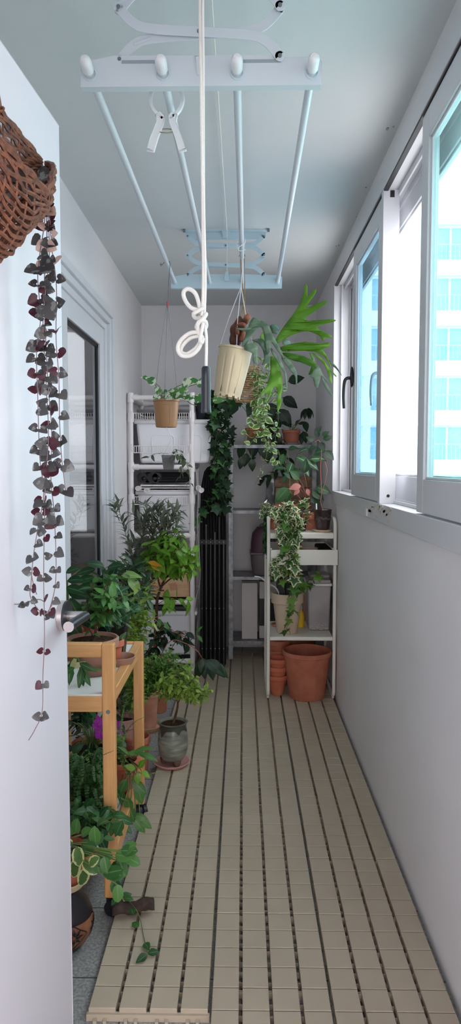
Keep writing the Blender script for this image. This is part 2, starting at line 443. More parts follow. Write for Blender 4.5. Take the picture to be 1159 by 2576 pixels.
# leaves
G_DEEP = leafmat('deep_green_leaf', (30, 62, 40), (58, 98, 54), veins=(92, 128, 82))
G_MID = leafmat('mid_green_leaf', (56, 104, 52), (92, 140, 70), veins=(120, 156, 96))
G_BRIGHT = leafmat('bright_green_leaf', (96, 150, 46), (134, 178, 66), veins=(150, 186, 90), trans=.4)
G_LIME = leafmat('lime_small_leaf', (112, 150, 58), (166, 190, 92), trans=.4)
G_OLIVE = leafmat('olive_leaf', (66, 80, 64), (104, 116, 96), under=(138, 146, 128), veins=(120, 130, 112))
G_FERN = leafmat('fern_leaf', (40, 84, 50), (74, 122, 66))
G_FERNL = leafmat('young_fern_leaf', (84, 134, 60), (128, 168, 84), trans=.4)
G_IVY = leafmat('ivy_leaf', (34, 76, 42), (74, 122, 62), veins=(110, 146, 96))
G_IVYV = leafmat('variegated_ivy_leaf', (54, 92, 58), (96, 134, 80), edge=(222, 222, 184), ethr=.72)
G_IVYM = leafmat('mixed_ivy_leaf', (48, 100, 46), (120, 164, 72), edge=(206, 216, 160), ethr=.84)
G_VAR = leafmat('cream_edged_leaf', (72, 112, 60), (104, 140, 72), edge=(214, 218, 156), ethr=.66)
G_POTHOS = leafmat('marbled_pothos_leaf', (66, 122, 64), (100, 150, 84), marble=((226, 232, 206), 34, .5), rough=.3)
G_HEART = leafmat('string_of_hearts_leaf', (54, 52, 54), (84, 84, 84), under=(74, 34, 46), marble=((120, 122, 122), 90, .57), trans=.12)
G_DARK = leafmat('blackish_green_leaf', (26, 46, 34), (46, 74, 48), veins=(60, 84, 62))
G_STAG = leafmat('staghorn_leaf', (78, 132, 44), (126, 178, 58), trans=.38)
G_STAGG = leafmat('silvery_staghorn_leaf', (82, 108, 86), (118, 142, 120), trans=.25)
G_PINK = leafmat('pink_arrowhead_leaf', (206, 128, 122), (216, 148, 138), trans=.35)
G_ORCH = leafmat('magenta_petal', (178, 48, 176), (206, 84, 204), trans=.3)
# ------------------------------------------------------------------ the shell
XL, XR, YB, ZC, ZF = -.74, .537, 5.27, 2.497, -.03
Y0 = .62
def hexa(lo, hi): return B().box(lo, hi)
struct(hexa((XL - .2, -.6, ZF - .1), (XR + .12, YB + .1, ZF)), 'floor', M_SLAB)
struct(hexa((XL - .15, Y0 - .12, ZC), (XR + .12, YB + .1, ZC + .1)), 'ceiling', M_CEIL)
struct(hexa((XL - .15, YB, ZF), (XR + .12, YB + .1, ZC)), 'wall_back', M_WALL)
# left wall with the sliding door opening Y 1.75..4.02, up to 2.17
b = B(); DY0, DY1, DZ = 1.75, 4.04, 2.18
b.box((XL - .15, Y0 - .12, ZF), (XL, DY0, ZC)); b.box((XL - .15, DY1, ZF), (XL, YB, ZC)); b.box((XL - .15, DY0, DZ), (XL, DY1, ZC))
struct(b, 'wall_left', M_WALL)
# right wall: parapet below the window, strip above, pier past it
WY0, WY1, WZ0, WZ1 = .9, 4.185, 1.138, 2.41
b = B(); b.box((XR, Y0 - .12, ZF), (XR + .12, YB, WZ0)); b.box((XR, Y0 - .12, WZ1), (XR + .12, YB, ZC)); b.box((XR, WY1 + .03, WZ0), (XR + .12, YB, WZ1)); b.box((XR, Y0 - .12, WZ0), (XR + .12, WY0 - .03, WZ1))
struct(b, 'wall_right', M_WALL)
# near wall with the doorway the camera looks through
b = B(); b.box((XL - .15, Y0 - .12, ZF), (-.475, Y0, ZC)); b.box((.45, Y0 - .12, ZF), (XR + .12, Y0, ZC)); b.box((-.475, Y0 - .12, 2.1), (.45, Y0, ZC))
struct(b, 'wall_front', M_WALL)
# decking: interlocking slatted tiles
b = B(); P = .0755; X0 = -.381
for tc in range(3):
    ys = 1.6575 if tc == 0 else 1.6575 - 4 * P * 2.75
    nt_ = int((YB - .02 - ys) / (4 * P))
    for tr in range(nt_):
        jx, jy, jz = R.uniform(-.0006, .0006), R.uniform(-.0006, .0006), R.uniform(-.0008, .0004)
        for i in range(4):
            for j in range(4):
                x = X0 + (tc * 4 + i) * P + jx; y = ys + (tr * 4 + j) * P + jy
                b.chamf((x + .0046, y + .0015, -.027), (x + P - .0046, y + P - .0015, jz), .0014)
            # runner under the slats and ties across the gutter
        xa, xb = X0 + tc * 4 * P + jx, X0 + (tc * 4 + 4) * P + jx
        for j in range(9):
            y = ys + (tr * 4) * P + j * P / 2 + jy
            y = min(max(y, ys + tr * 4 * P + .003), ys + (tr + 1) * 4 * P - .003)
            b.box((xa + .003, y - .0013, -.03), (xb - .003, y + .0013, -.0115 if j % 4 == 0 else -.016))
        if tc == 0 and tr == 0:
            b.box((xa, ys - .006, -.0295), (xb, ys + .004, -.012))
            for k in range(4):
                for q in (.3, .62): b.box((xa + (k + q) * P - .004, ys - .018, -.0295), (xa + (k + q) * P + .004, ys - .004, -.02))
struct(b, 'floor_deck', M_DECK, ang=.25)
# ------------------------------------------------------------------ right window
M_GCYAN = glassmat('cyan_tinted_glass', (213, 242, 240), .04)
M_GPALE = glassmat('pale_blue_glass', (247, 250, 252), .04)
w = bpy.data.objects.new('window_1', None); COL.objects.link(w); w['kind'] = 'structure'
XI, XO = .525, .664
b = B()
b.box((XI, WY0 - .03, WZ1 - .045), (XO, WY1 + .03, WZ1 + .01)); b.box((XI, WY0 - .03, WZ0 - .026), (XO, WY1 + .03, WZ0 + .045))
b.box((XI, WY1 - .012, WZ0 + .045), (XO, WY1 + .03, WZ1 - .045)); b.box((XI, WY0 - .03, WZ0 + .045), (XO, WY0 + .02, WZ1 - .045))
b.box((XI + .04, WY1 - .03, WZ0 + .045), (XI + .05, WY1 - .012, WZ1 - .045)); b.box((XI + .088, WY1 - .03, WZ0 + .045), (XI + .096, WY1 - .012, WZ1 - .045))
for x in (XI + .062, XI + .098):           # sill tracks
    b.box((x - .004, WY0, WZ0 + .045), (x + .004, WY1 - .01, WZ0 + .058)); b.box((x - .004, WY0, WZ1 - .07), (x + .004, WY1 - .01, WZ1 - .045))
struct(b, 'window_frame', M_FRAME, w, bev=.002)
b = B(); b.box((XI + .002, 2.75, WZ0 + .045), (XI + .064, 2.785, WZ1 - .045))
struct(b, 'mullion', M_FRAME, w, bev=.002)
b = B(); b.tube([(XI + .036, 2.7485, WZ0 + .075), (XI + .036, 2.751, WZ0 + .075)], .006, 12); b.box((XI + .028, 2.7485, WZ1 - .075), (XI + .044, 2.751, WZ1 - .05))
struct(b, 'drain_hole', M_BLACK, w)
def sash(x0, x1, ya, yb, glass, st=.075, z0=WZ0 + .05, z1=WZ1 - .052, rb=.1, rt=.085):
    s = bpy.data.objects.new('sash', None); COL.objects.link(s); s.parent = w; s['kind'] = 'structure'
    b = B(); b.box((x0, ya, z0), (x1, ya + st, z1)); b.box((x0, yb - st, z0), (x1, yb, z1)); b.box((x0, ya + st, z0), (x1, yb - st, z0 + rb)); b.box((x0, ya + st, z1 - rt), (x1, yb - st, z1))
    k = .008
    for (c, d, e, f) in ((ya + st, z0 + rb, ya + st + k, z1 - rt), (yb - st - k, z0 + rb, yb - st, z1 - rt), (ya + st, z0 + rb, yb - st, z0 + rb + k), (ya + st, z1 - rt - k, yb - st, z1 - rt)):
        b.box((x0 + .008, c, d), (x1 - .008, e, f))
    struct(b, 'sash_frame', M_FRAME, s, bev=.0025)
    xm = (x0 + x1) / 2
    struct(B().box((xm - .003, ya + st + .002, z0 + rb + .002), (xm + .003, yb - st - .002, z1 - rt - .002)), 'glass_pane', glass, s)
    return s
s1 = sash(XI + .008, XI + .04, 1.28, 2.19, M_GCYAN)
M_GBLUE = glassmat('blue_tinted_glass', (204, 232, 242), .04)  # same glass as the near pane; look of overlapping panes put into the tint
s2 = sash(XI + .008, XI + .04, 2.79, 3.50, M_GBLUE)
sash(XI + .1, XI + .13, 1.7, 3.06, M_GPALE, st=.06)
sash(XI + .1, XI + .13, 3.07, 4.19, M_GPALE, st=.075)
sash(XI + .1, XI + .13, .93, 1.69, M_GPALE, st=.05)
# black strip for the shaded gap under the head of the frame
b = B(); b.box((XI + .004, WY0, WZ1 - .052), (XI + .02, WY1 - .02, WZ1 - .046)); struct(b, 'gap_shade_strip', M_BLACK, w)
# handle and its reflection
def lever(parent, y, z, x, m, name):
    b = B(); b.ell((x - .006, y, z), .009, .016, .05, 16, 10)
    b.tube(smooth([(x - .01, y, z - .005), (x - .032, y, z - .008), (x - .042, y + .002, z - .03), (x - .045, y + .004, z - .09), (x - .042, y + .004, z - .15)], 5), .0085, 10, rf=lambda t: 1 - .25 * t)
    return struct(b, name, m, parent)
hp = onx(880, 952, XI); lever(s2, 3.465, hp.z, XI + .006, M_BLACKP, 'window_handle')
lever(w, 3.25, hp.z - .005, XI + .1, M_FRAME, 'handle_reflection')  # pale copy of the lever, added in place of its reflection in the pane
# peeling film left on the sill
M_PEEL = mat('peeling_film', (228, 218, 206), .4, col2=(196, 190, 186), nscale=40)
b = B()
for k in range(14):
    y = R.uniform(2.52, 2.95); z = R.uniform(WZ0 - .015, WZ0 + .038); L_ = R.uniform(.02, .06)
    pts = [(XI - .0012, y + L_ * math.cos(a) * R.uniform(.6, 1), z + L_ * .25 * math.sin(a) * R.uniform(.4, 1)) for a in [i * PI / 4 for i in range(8)]]
    b.prism(pts, (-.0012, 0, 0))
struct(b, 'peeling_film', M_PEEL, w)
struct(B().box((XI - .003, 3.0, WZ0 - .02), (XI, 3.03, WZ0 + .01)), 'sill_clip', M_BOARD, w)
M_FLAKE = mat('flaked_plaster', (170, 162, 156), .9, col2=(130, 118, 110), nscale=90)
b = B()
for (px, py, s_) in ((975, 324, 1.2), (990, 318, .8), (920, 471, .9), (852, 617, .9), (845, 619, .6), (896, 545, .5)):
    p = onz(px, py, ZC); 
    b.prism([p + V((s_ * .006 * math.cos(a) * R.uniform(.3, 1), s_ * .014 * math.sin(a) * R.uniform(.4, 1), 0)) for a in [i * PI / 4 for i in range(8)]], (0, 0, -.0015))
struct(b, 'trim_2', M_FLAKE)
# ------------------------------------------------------------------ left sliding door
dw = bpy.data.objects.new('door_2', None); COL.objects.link(dw); dw['kind'] = 'structure'
b = B(); fx = XL + .02
for (q, x1) in ((.0, XL + .022), (.035, XL + .008), (.07, XL - .01)):
    b.box((XL - .1, DY1 - q - .035, ZF), (x1, DY1 - q, DZ - q)); b.box((XL - .1, DY0 + .05, DZ - q - .035), (x1, DY1 - q - .035, DZ - q))
b.box((XL - .1, DY0, ZF), (XL + .01, DY0 + .05, DZ))
b.box((XL - .1, DY0 + .05, ZF), (XL + .005, DY1 - .105, ZF + .049))
struct(b, 'window_frame', M_FRAME, dw, bev=.003)
b = B(); sx0, sx1 = XL - .07, XL - .02; ya, yb, z0, z1 = 3.02, DY1 - .105, ZF + .05, DZ - .105; st = .1
b.box((sx0, ya, z0), (sx1, ya + st, z1)); b.box((sx0, yb - st, z0), (sx1, yb, z1)); b.box((sx0, ya + st, z0), (sx1, yb - st, z0 + .1)); b.box((sx0, ya + st, z1 - .1), (sx1, yb - st, z1))
struct(b, 'sash_frame', M_FRAME, dw, bev=.003)
b = B(); k = .03; xx = sx1 - .012
b.box((xx - .02, yb - st - k, z0 + .1), (xx, yb - st, z1 - .1)); b.box((xx - .02, ya + st, z1 - .1 - k * .6), (xx, yb - st, z1 - .1))
struct(b, 'gasket', M_BLACK, dw)
M_GDOOR = glassmat('dim_door_glass', (180, 184, 188), .4)
struct(B().box((xx - .012, ya + st, z0 + .1), (xx - .006, yb - st, z1 - .1)), 'glass_pane', M_GDOOR, dw)
b = B(); sx0b, sx1b = XL - .12, XL - .075
b.box((sx0b, DY0 + .05, z0), (sx1b, DY0 + .15, z1)); b.box((sx0b, 3.0, z0), (sx1b, 3.1, z1)); b.box((sx0b, DY0 + .15, z0), (sx1b, 3.0, z0 + .1)); b.box((sx0b, DY0 + .15, z1 - .1), (sx1b, 3.0, z1))
struct(b, 'outer_sash_frame', M_FRAME, dw, bev=.003)
struct(B().box((sx0b + .02, DY0 + .15, z0 + .1), (sx0b + .026, 3.0, z1 - .1)), 'outer_glass_pane', M_GDOOR, dw)
# the dim room behind the sliding door: floor, far wall and ends, with an opening added to light it
M_ROOM = mat('room_wallpaper', (196, 196, 198), .8)
b = B(); b.box((-2.0, 1.3, ZF), (-1.9, 4.6, ZC)); b.box((-1.9, 1.3, ZF - .1), (XL - .15, 4.6, ZF)); b.box((-1.9, 1.3, ZC), (XL - .15, 4.6, ZC + .1)); b.box((-1.9, 1.2, ZF), (XL - .15, 1.3, ZC)); b.box((-1.9, 4.6, ZF), (XL - .15, 4.7, .9)); b.box((-1.9, 4.6, 2.2), (XL - .15, 4.7, ZC))
struct(b, 'wall_room', M_ROOM)
# unseen room round the camera, added to dim the back; openings let light in
b = B(); b.box((-2.3, -3.1, ZF - .1), (2.3, -.6, ZF)); b.box((-2.3, -3.1, 2.4), (2.3, .5, 2.5)); b.box((-2.4, -3.1, ZF), (-2.3, .5, 2.4)); b.box((2.3, -3.1, ZF), (2.4, .5, .5)); b.box((2.3, -3.1, 2.3), (2.4, .5, 2.4)); b.box((2.3, -3.1, .5), (2.4, -2.9, 2.3)); b.box((2.3, .3, .5), (2.4, .5, 2.3)); b.box((-2.3, -3.2, ZF), (2.3, -3.1, .3)); b.box((-2.3, -3.2, 2.3), (2.3, -3.1, 2.4)); b.box((-2.3, -3.2, .3), (-1.7, -3.1, 2.3)); b.box((1.7, -3.2, .3), (2.3, -3.1, 2.3))
b.box((-2.3, .44, ZF), (XL - .1, .5, 2.4)); b.box((XR + .1, .44, ZF), (2.3, .5, 2.4)); b.box((-2.3, -.6, ZF - .1), (XL - .2, .5, ZF)); b.box((XR + .12, -.6, ZF - .1), (2.3, .5, ZF))
struct(b, 'wall_rear', M_DOOR)
# ------------------------------------------------------------------ open door at the left of the doorway
pA, pB = onx(153, 318, -.40), None
dE = V((-.3955, 1.575, 0)); dH = V((-.458, .69, 0)); ddir = (dE - dH).normalized(); dn = V((ddir.y, -ddir.x, 0))
dz0, dz1 = ZF + .012, at(153, 318, 1.575).z
d2 = bpy.data.objects.new('door_1', None); COL.objects.link(d2); d2['kind'] = 'structure'; d2.location = dH
b = B(); q = [dH, dE, dE - dn * .038, dH - dn * .038]
b.prism([V((p.x, p.y, dz0)) for p in q], (0, 0, dz1 - dz0)); struct(b, 'door_leaf', M_DOOR, d2, bev=.0015)
M_NICK = mat('brushed_nickel', (198, 190, 188), .3, .85); M_DARKM = mat('dark_metal', (70, 72, 78), .3, .8)
def dpt(s, o, z): p = dE - ddir * s + dn * o; return V((p.x, p.y, z))
hz = at(150, 1545, 1.55).z; s0 = .04
b = B(); b.cyl(dpt(s0, 0, hz), dpt(s0, .012, hz), .034, 36, r2=.033)
h_ = struct(b, 'door_handle', M_NICK, d2, bev=.001)
b = B(); b.cyl(dpt(s0, .012, hz), dpt(s0, .0165, hz), .0335, 36); struct(b, 'rosette_plate', M_DARKM, h_)
b = B(); b.tube([dpt(s0, .016, hz), dpt(s0, .05, hz)], .0105, 16); struct(b, 'handle_neck', M_NICK, h_)
b = B(); b.tube([dpt(s0 - .012, .052, hz - .002), dpt(s0 + .06, .052, hz), dpt(s0 + .105, .052, hz)], .0105, 16); struct(b, 'handle_grip', M_DARKM, h_)
b = B(); b.tube([dpt(s0 + .105, .052, hz), dpt(s0 + .1075, .052, hz)], .0112, 20); struct(b, 'handle_end', M_NICK, h_)
b = B(); b.box((-.5, Y0 - .125, ZF), (-.475, Y0 + .01, 2.12)); b.box((.45, Y0 - .125, ZF), (.475, Y0 + .01, 2.12)); b.box((-.5, Y0 - .125, 2.1), (.475, Y0 + .01, 2.125))
struct(b, 'trim_1', M_DOOR)
# ------------------------------------------------------------------ outside: the block of flats across the way
M_FAC = mat('pale_facade', (244, 246, 248), .8); M_FGL = mat('facade_glass', (164, 196, 214), .25, col2=(186, 210, 222), nscale=.3)
bd = thing('apartment_building', 'tall white apartment block with blue windows seen through the window', 'building', (16, 41, -38))
FH = 2.8; zt = at(1010, 530, 41).z
b = B(); b.box((5, 41.6, -38), (32, 54, zt + .4))
b.o('wall', M_FAC, bd)
z = zt; n = 0
while z > -14:
    B().box((5, 41.0, z - .75), (32, 41.7, z + .1)).o('floor_band', M_FAC, bd)
    if z > -9:
        for k in range(5):
            x = 7.3 + 3.4 * k
            f = B().box((x, 41.45, z - 2.7), (x + 3.0, 41.62, z - .72)).o('window', M_FGL, bd)
            b = B(); b.box((x + 1.0, 41.38, z - 2.7), (x + 1.12, 41.5, z - .72)); b.box((x, 41.36, z - .85), (x + 3.0, 41.5, z - .72)); b.o('window_frame', M_FAC, f)
            b = B(); b.box((x, 41.1, z - 1.85), (x + 3, 41.14, z - 1.8))
            for i in range(13): b.box((x + i * .25 - .012, 41.1, z - 2.75), (x + i * .25 + .012, 41.14, z - 1.82))
            b.o('railing', M_FRAME, f)
    for k in range(6):
        x = 7.3 + 3.4 * k - .4
        B().box((x, 41.05, z - 2.75), (x + .4, 41.65, z - .7)).o('pier', M_FAC, bd) if z > -9 else None
    z -= FH
# ------------------------------------------------------------------ ceiling drying rack
M_RACK = mat('rack_white_enamel', (206, 212, 218), .35)
M_RACKB = mat('rack_back_enamel', (196, 214, 222), .35)
M_PIN = mat('rivet_metal', (120, 128, 132), .4, .4)
rk = thing('drying_rack', 'white ceiling-hung laundry drying rack with four long poles and scissor arms', 'drying rack', (-.09, 2.5, 2.5))
YF, YK = 1.67, 3.61
RZF, RZK = at(505, 178, YF).z, at(570, 707, YK).z
def zpole(y): return RZF + (RZK - RZF) * (y - YF) / (YK - YF) - .006
PX = [(at(a, 190, YF).x, at(b_, 710, YK).x) for a, b_ in ((226, 440), (410, 527), (596, 610), (784, 698))]
def endbar(Y, xs, th, m, name, RZ):
    x0, x1 = xs[0] - .021, xs[3] + .021
    b = B(); h = .033
    b.prism([V((x, Y, RZ + z)) for x, z in ((x0, -h), (x1, -h), (x1 + .001, h * .55), (x1 - .008, h * .8), (x0 + .075 + .3, h * 1.0), (x0 + .075, h * 1.05), (x0 + .004, h * .62), (x0, h * .5))], (0, th, 0))
    o = b.o(name, m, rk, bev=.0025)
    return o
fb = endbar(YF, [p[0] for p in PX], .022, M_RACK, 'end_bar', RZF)
kb = endbar(YK, [p[1] for p in PX], .022, M_RACKB, 'end_bar', RZK)
RZ = RZF
b = B()   # slots and centre latch on the front bar
b.box((-.275, YF - .0012, RZ + .017), (-.18, YF, RZ + .024)); b.box((0, YF - .0012, RZ + .016), (.085, YF, RZ + .023)); b.o('slot', mat('slot_grey', (150, 160, 168), .5), fb)
b = B(); b.prism([V((-.102, YF - .004, RZ - .01)), V((-.085, YF - .004, RZ - .01)), V((-.08, YF - .004, RZ + .03)), V((-.107, YF - .004, RZ + .03))], (0, .004, 0)); b.o('latch_plate', M_RACK, fb, bev=.001)
for xa, xb in PX:
    za = RZF - .006; zk = RZK - .006
    b = B(); b.cyl((xa - .0004, YF - .03, za), (xb, YK + .03, zk), .0098, 14)
    b.o('pole', M_RACK, rk)
    b = B(); b.lathe((0, 0, 0), [(.0128, 0), (.0132, .028), (.0122, .036), (.008, .042), (.001, .0435)], 18)
    b.T = None; b.v = [(xa + v[0], YF - .018 - v[2] * .92, za + v[1] + v[2] * .1) for v in b.v]; b.o('pole_cap', WHITEP, rk)
    b = B(); b.tube([(xa + .0145 * math.cos(t), YF - .0015, za + .0145 * math.sin(t)) for t in [i * PI / 10 for i in range(20)]], .0016, 5, closed=True); b.o('bushing', M_RACKB, fb)
    b = B(); b.cyl((xb, YK - .012, zk), (xb, YK + .04, zk), .0135, 16); b.o('pole_cap', M_RACKB, rk)
def scissors(Y, a_, b_, m):
    L_, z0, R_ = a_.x, a_.z, b_.x; dz = (ZC - .03 - z0) / 2; c = (L_ + R_) / 2
    for lvl in range(2):
        for sgn in (1, -1):
            za, zb = z0 + lvl * dz, z0 + (lvl + 1) * dz
            xa, xb = (L_, R_) if sgn > 0 else (R_, L_); d = (xb - xa)
            path = [(xa, Y + sgn * .004, za), (xa + d * .09, Y + sgn * .004, za + dz * .31), (xa + d * .2, Y + sgn * .004, za + dz * .43), (xa + d * .5, Y + sgn * .004, za + dz * .5), (xa + d * .8, Y + sgn * .004, za + dz * .57), (xa + d * .91, Y + sgn * .004, za + dz * .69), (xb, Y + sgn * .004, zb)]
            b = B(); b.strip2(smooth(path, 4), .022, (0, sgn * .003, 0))
            for p in (path[0], path[-1]): b.cyl((p[0], p[1], p[2]), (p[0], p[1] + sgn * .003, p[2]), .0115, 14)
            b.strip2(smooth([(p[0], p[1] - .0005, p[2]) for p in path[1:3]], 4), .006, (0, -.0015, 0)) if sgn > 0 else None
            a = b.o('scissor_arm', m, rk, bev=.0008)
            for p in (path[0], path[-1], (c, path[0][1], za + dz / 2)): B().cyl((p[0], p[1] - .006, p[2]), (p[0], p[1] + .006, p[2]), .0045, 12).o('rivet', M_PIN, a)
    b = B(); zt = ZC - .028
    b.box((L_ - .02, Y - .012, ZC - .006), (R_ + .02, Y + .022, ZC)); b.prism([V((L_ - .015, Y + .014, ZC - .004)), V((R_ + .015, Y + .014, ZC - .004)), V((R_ + .0, Y + .014, ZC - .042)), V((L_, Y + .014, ZC - .042))], (0, .003, 0))
    b.prism([V((c - .02, Y - .006, ZC - .004)), V((c + .02, Y - .006, ZC - .004)), V((c + .014, Y - .006, ZC - .034)), V((c - .014, Y - .006, ZC - .034))], (0, .02, 0))
    pl = b.o('ceiling_plate', m, rk, bev=.001)
    b = B()
    for x in (L_ - .022, R_ + .016): b.cyl((x, Y - .016, ZC - .008), (x + .012, Y - .016, ZC - .008), .008, 10)
    b.o('bolt', M_PIN, pl)
scissors(YF + .001, at(300, 148, YF), at(703, 150, YF), M_RACK); scissors(YK + .001, at(472, 692, YK), at(663, 692, YK), M_RACKB)
RZ = RZK
b = B(); b.cyl((-.077, YF + .045, ZC - .02), (-.078, YK - .03, ZC - .02), .0022, 6); b.cyl((-.078, YK - .03, ZC - .02), (-.078, YK - .03, RZ + .03), .0018, 6)
b.o('lift_cord', M_CORD, rk)
b = B(); q = V((-.078, YK - .034, RZ + .04)); b.prism([q + V((-.011, 0, -.045)), q + V((.011, 0, -.045)), q + V((.011, 0, -.02)), q + V((.006, 0, 0)), q + V((-.006, 0, 0)), q + V((-.011, 0, -.02))], (0, .012, 0)); b.o('cord_stop', M_RACKB, rk, bev=.002)
# pull cord with its knot, hanging nearer than the front bar
YC = 1.5
def cp(l, dy=0): return [at(x, y, YC + (d + dy if True else 0)) for x, y, d in l]
PT_ = V((-.08, YF - .008, ZC - .035))
b = B(); b.tube(smooth([PT_] + cp([(503, -60, .012), (504, 150, .006), (508, 420, .0), (511, 700, .0), (507, 795, -.004)]), 5), .0031, 10)
b.tube(smooth([PT_ + V((.008, 0, 0))] + cp([(511, -60, .012), (511, 200, .008), (512, 500, .0), (516, 700, .0), (514, 800, 0), (519, 850, 0), (518, 925, 0)]), 5), .0031, 10)
b.tube(smooth(cp([(505, 782, -.006), (480, 774, -.004), (464, 752, 0), (462, 734, 0), (474, 727, 0), (490, 737, 0), (499, 760, 0), (505, 790, .004)]), 6), .0044, 10)
b.tube(smooth(cp([(508, 836, -.004), (478, 838, 0), (455, 856, 0), (447, 878, 0), (458, 895, 0), (482, 893, 0), (502, 872, 0), (507, 845, .004)]), 6), .0044, 10)
b.tube(smooth(cp([(510, 845, .008), (480, 850, .01), (460, 868, .01), (455, 884, .01), (470, 890, .01), (492, 876, .008), (506, 856, .008)]), 6), .004, 10)
K = [(512, 775, -.01), (498, 782, -.012), (487, 790, -.008), (492, 800, .004), (508, 796, .01), (518, 790, .0), (512, 800, -.01), (500, 812, -.01), (494, 824, 0), (504, 832, .01), (517, 824, .008), (517, 810, -.004), (506, 806, -.012), (497, 816, -.01), (500, 838, -.004), (510, 850, -.006)]
b.tube(smooth(cp(K), 6), .0044, 10)
b.tube(smooth(cp([(511, 812, -.01), (506, 838, -.01), (503, 856, -.008), (508, 862, -.004), (512, 850, -.004)]), 5), .0036, 8)
pc = b.o('pull_cord', M_CORD, rk)
g0, g1 = at(518, 922, YC), at(518, 1040, YC)
b = B(); Lg = g0.z - g1.z
b.lathe((g1.x, g1.y, g1.z), [(.002, 0), (.0105, .001), (.0112, .004), (.0105, .01), (.0098, .03), (.0102, Lg * .55), (.0094, Lg * .8), (.0094, Lg - .004), (.007, Lg), (.0035, Lg)], 20)
b.o('grip', mat('navy_black_rubber', (30, 34, 44), .35), pc)
# big spring clip hanging on the second pole
yc = 1.80; xc = -.1725; zc_ = zpole(1.8)
ck = at(418, 296, yc - .012); cl = thing('clothes_clip', 'large white plastic spring clip hanging from the second drying pole', 'clip', (xc, yc, zc_))
def clipside(s):
    P_ = [(418 + s * 8, 298), (418 + s * 24, 284), (418 + s * 36, 268), (418 + s * 41, 246), (418 + s * 36, 226), (418 + s * 28, 214)]
    b = B(); b.strip2(smooth([at(x, y, yc - .004) for x, y in P_], 5), .0085, (0, .012, 0))
    b.prism([at(x, y, yc - .004) for x, y in ((418 + s * 4, 290), (418 + s * 16, 282), (418 + s * 27, 288), (418 + s * 24, 306), (418 + s * 40, 345), (418 + s * 49, 374), (418 + s * 32, 377), (418 + s * 22, 346), (418 + s * 8, 310))], (0, .012, 0))
    return b
for s in (-1, 1): clipside(s).o('jaw', WHITEP, cl, bev=.0015)
b = B(); b.tube([at(418 + 20 * math.cos(a), 329 + 5 * math.sin(a), yc + .002 - .008 * math.sin(a)) for a in [i * PI / 9 for i in range(18)]], .0013, 6, closed=True); b.o('spring', mat('brass_spring', (150, 140, 110), .4, .7), cl)
# ------------------------------------------------------------------ hanging brown pot with pothos
def hook(pole_z, p, down, m, r=.0014):
    """wire hook over a pole at p, returns the path"""
    x, y, z = p
    return smooth([(x - .026, y - .004, z - .012), (x - .03, y - .002, z + .0), (x - .022, y, z - .004), (x - .013, y, z + .006), (x, y, z + .0125), (x + .012, y, z + .006), (x + .012, y, z - .02), (x + .006, y, z - down * .5), (x + .004, y, z - down)], 5)
xb_ = PX[0][1] - .003; yb_ = onx(420, 660, xb_).y
hp = thing('hanging_pothos', 'brown plastic hanging pot of marbled pothos on a wire hanger', 'hanging plant', (xb_, yb_, 1.6))
c0 = at(418, 1075, yb_); top = at(418, 1006, yb_); H_ = top.z - c0.z; rt = 67 / 2 * yb_ / F_PX
M_BROWNP = mat('tan_plastic_pot', (176, 132, 92), .45, col2=(166, 122, 84), nscale=8)
b = B().lathe(c0, [(.01, .002), (rt * .74, 0), (rt * .78, .004), (rt * .93, H_ * .8), (rt * .94, H_ - .01), (rt, H_ - .008), (rt, H_), (rt * .92, H_ - .002), (rt * .74, .01), (.001, .01)], 40)
o = b.o('pot', M_BROWNP, hp)
b = B()
for a0, a1, z0, z1 in ((-2.0, -1.15, .1, .8),):
    r_ = lambda z: rt * (.78 + .15 * z / .8) + .0006
    pts = [(a0, z0), (a0, z1), (a1, z1), (a1, z0)]
    pth = []
    for i in range(4):
        for k in range(5):
            t = k / 5; a = pts[i][0] * (1 - t) + pts[(i + 1) % 4][0] * t; z = pts[i][1] * (1 - t) + pts[(i + 1) % 4][1] * t
            pth.append((c0.x + r_(z) * math.cos(a), c0.y + r_(z) * math.sin(a), c0.z + z * H_))
    b.tube(pth, .0009, 5, closed=True)
b.o('relief_panel', M_BROWNP, o)
B().lathe(c0 + UP * (H_ * .9), [(.001, .004), (rt * .9, 0)], 20).o('soil', M_SOIL, hp)
wz = at(420, 760, yb_).z; jn = V((xb_, yb_, wz))
b = B(); b.tube(hook(0, (xb_, yb_, zpole(yb_)), zpole(yb_) - wz, None), .0016, 6)
for a in (.6, 2.7, 4.7): b.tube(smooth([jn, jn.lerp(V((c0.x + rt * math.cos(a), c0.y + rt * math.sin(a), top.z)), .5) + V((.006 * math.cos(a), 0, -.01)), (c0.x + rt * math.cos(a), c0.y + rt * math.sin(a), top.z - .004)], 5), .0011, 5)
wr = b.o('wire_hanger', M_WIRE, hp)
B().cyl(jn + UP * .002, jn - UP * .022, .0036, 8).o('wire_sleeve', mat('red_plastic', (196, 40, 44), .5), wr)
sb, lb = B(), B(); ct = c0 + UP * (H_ * .9)
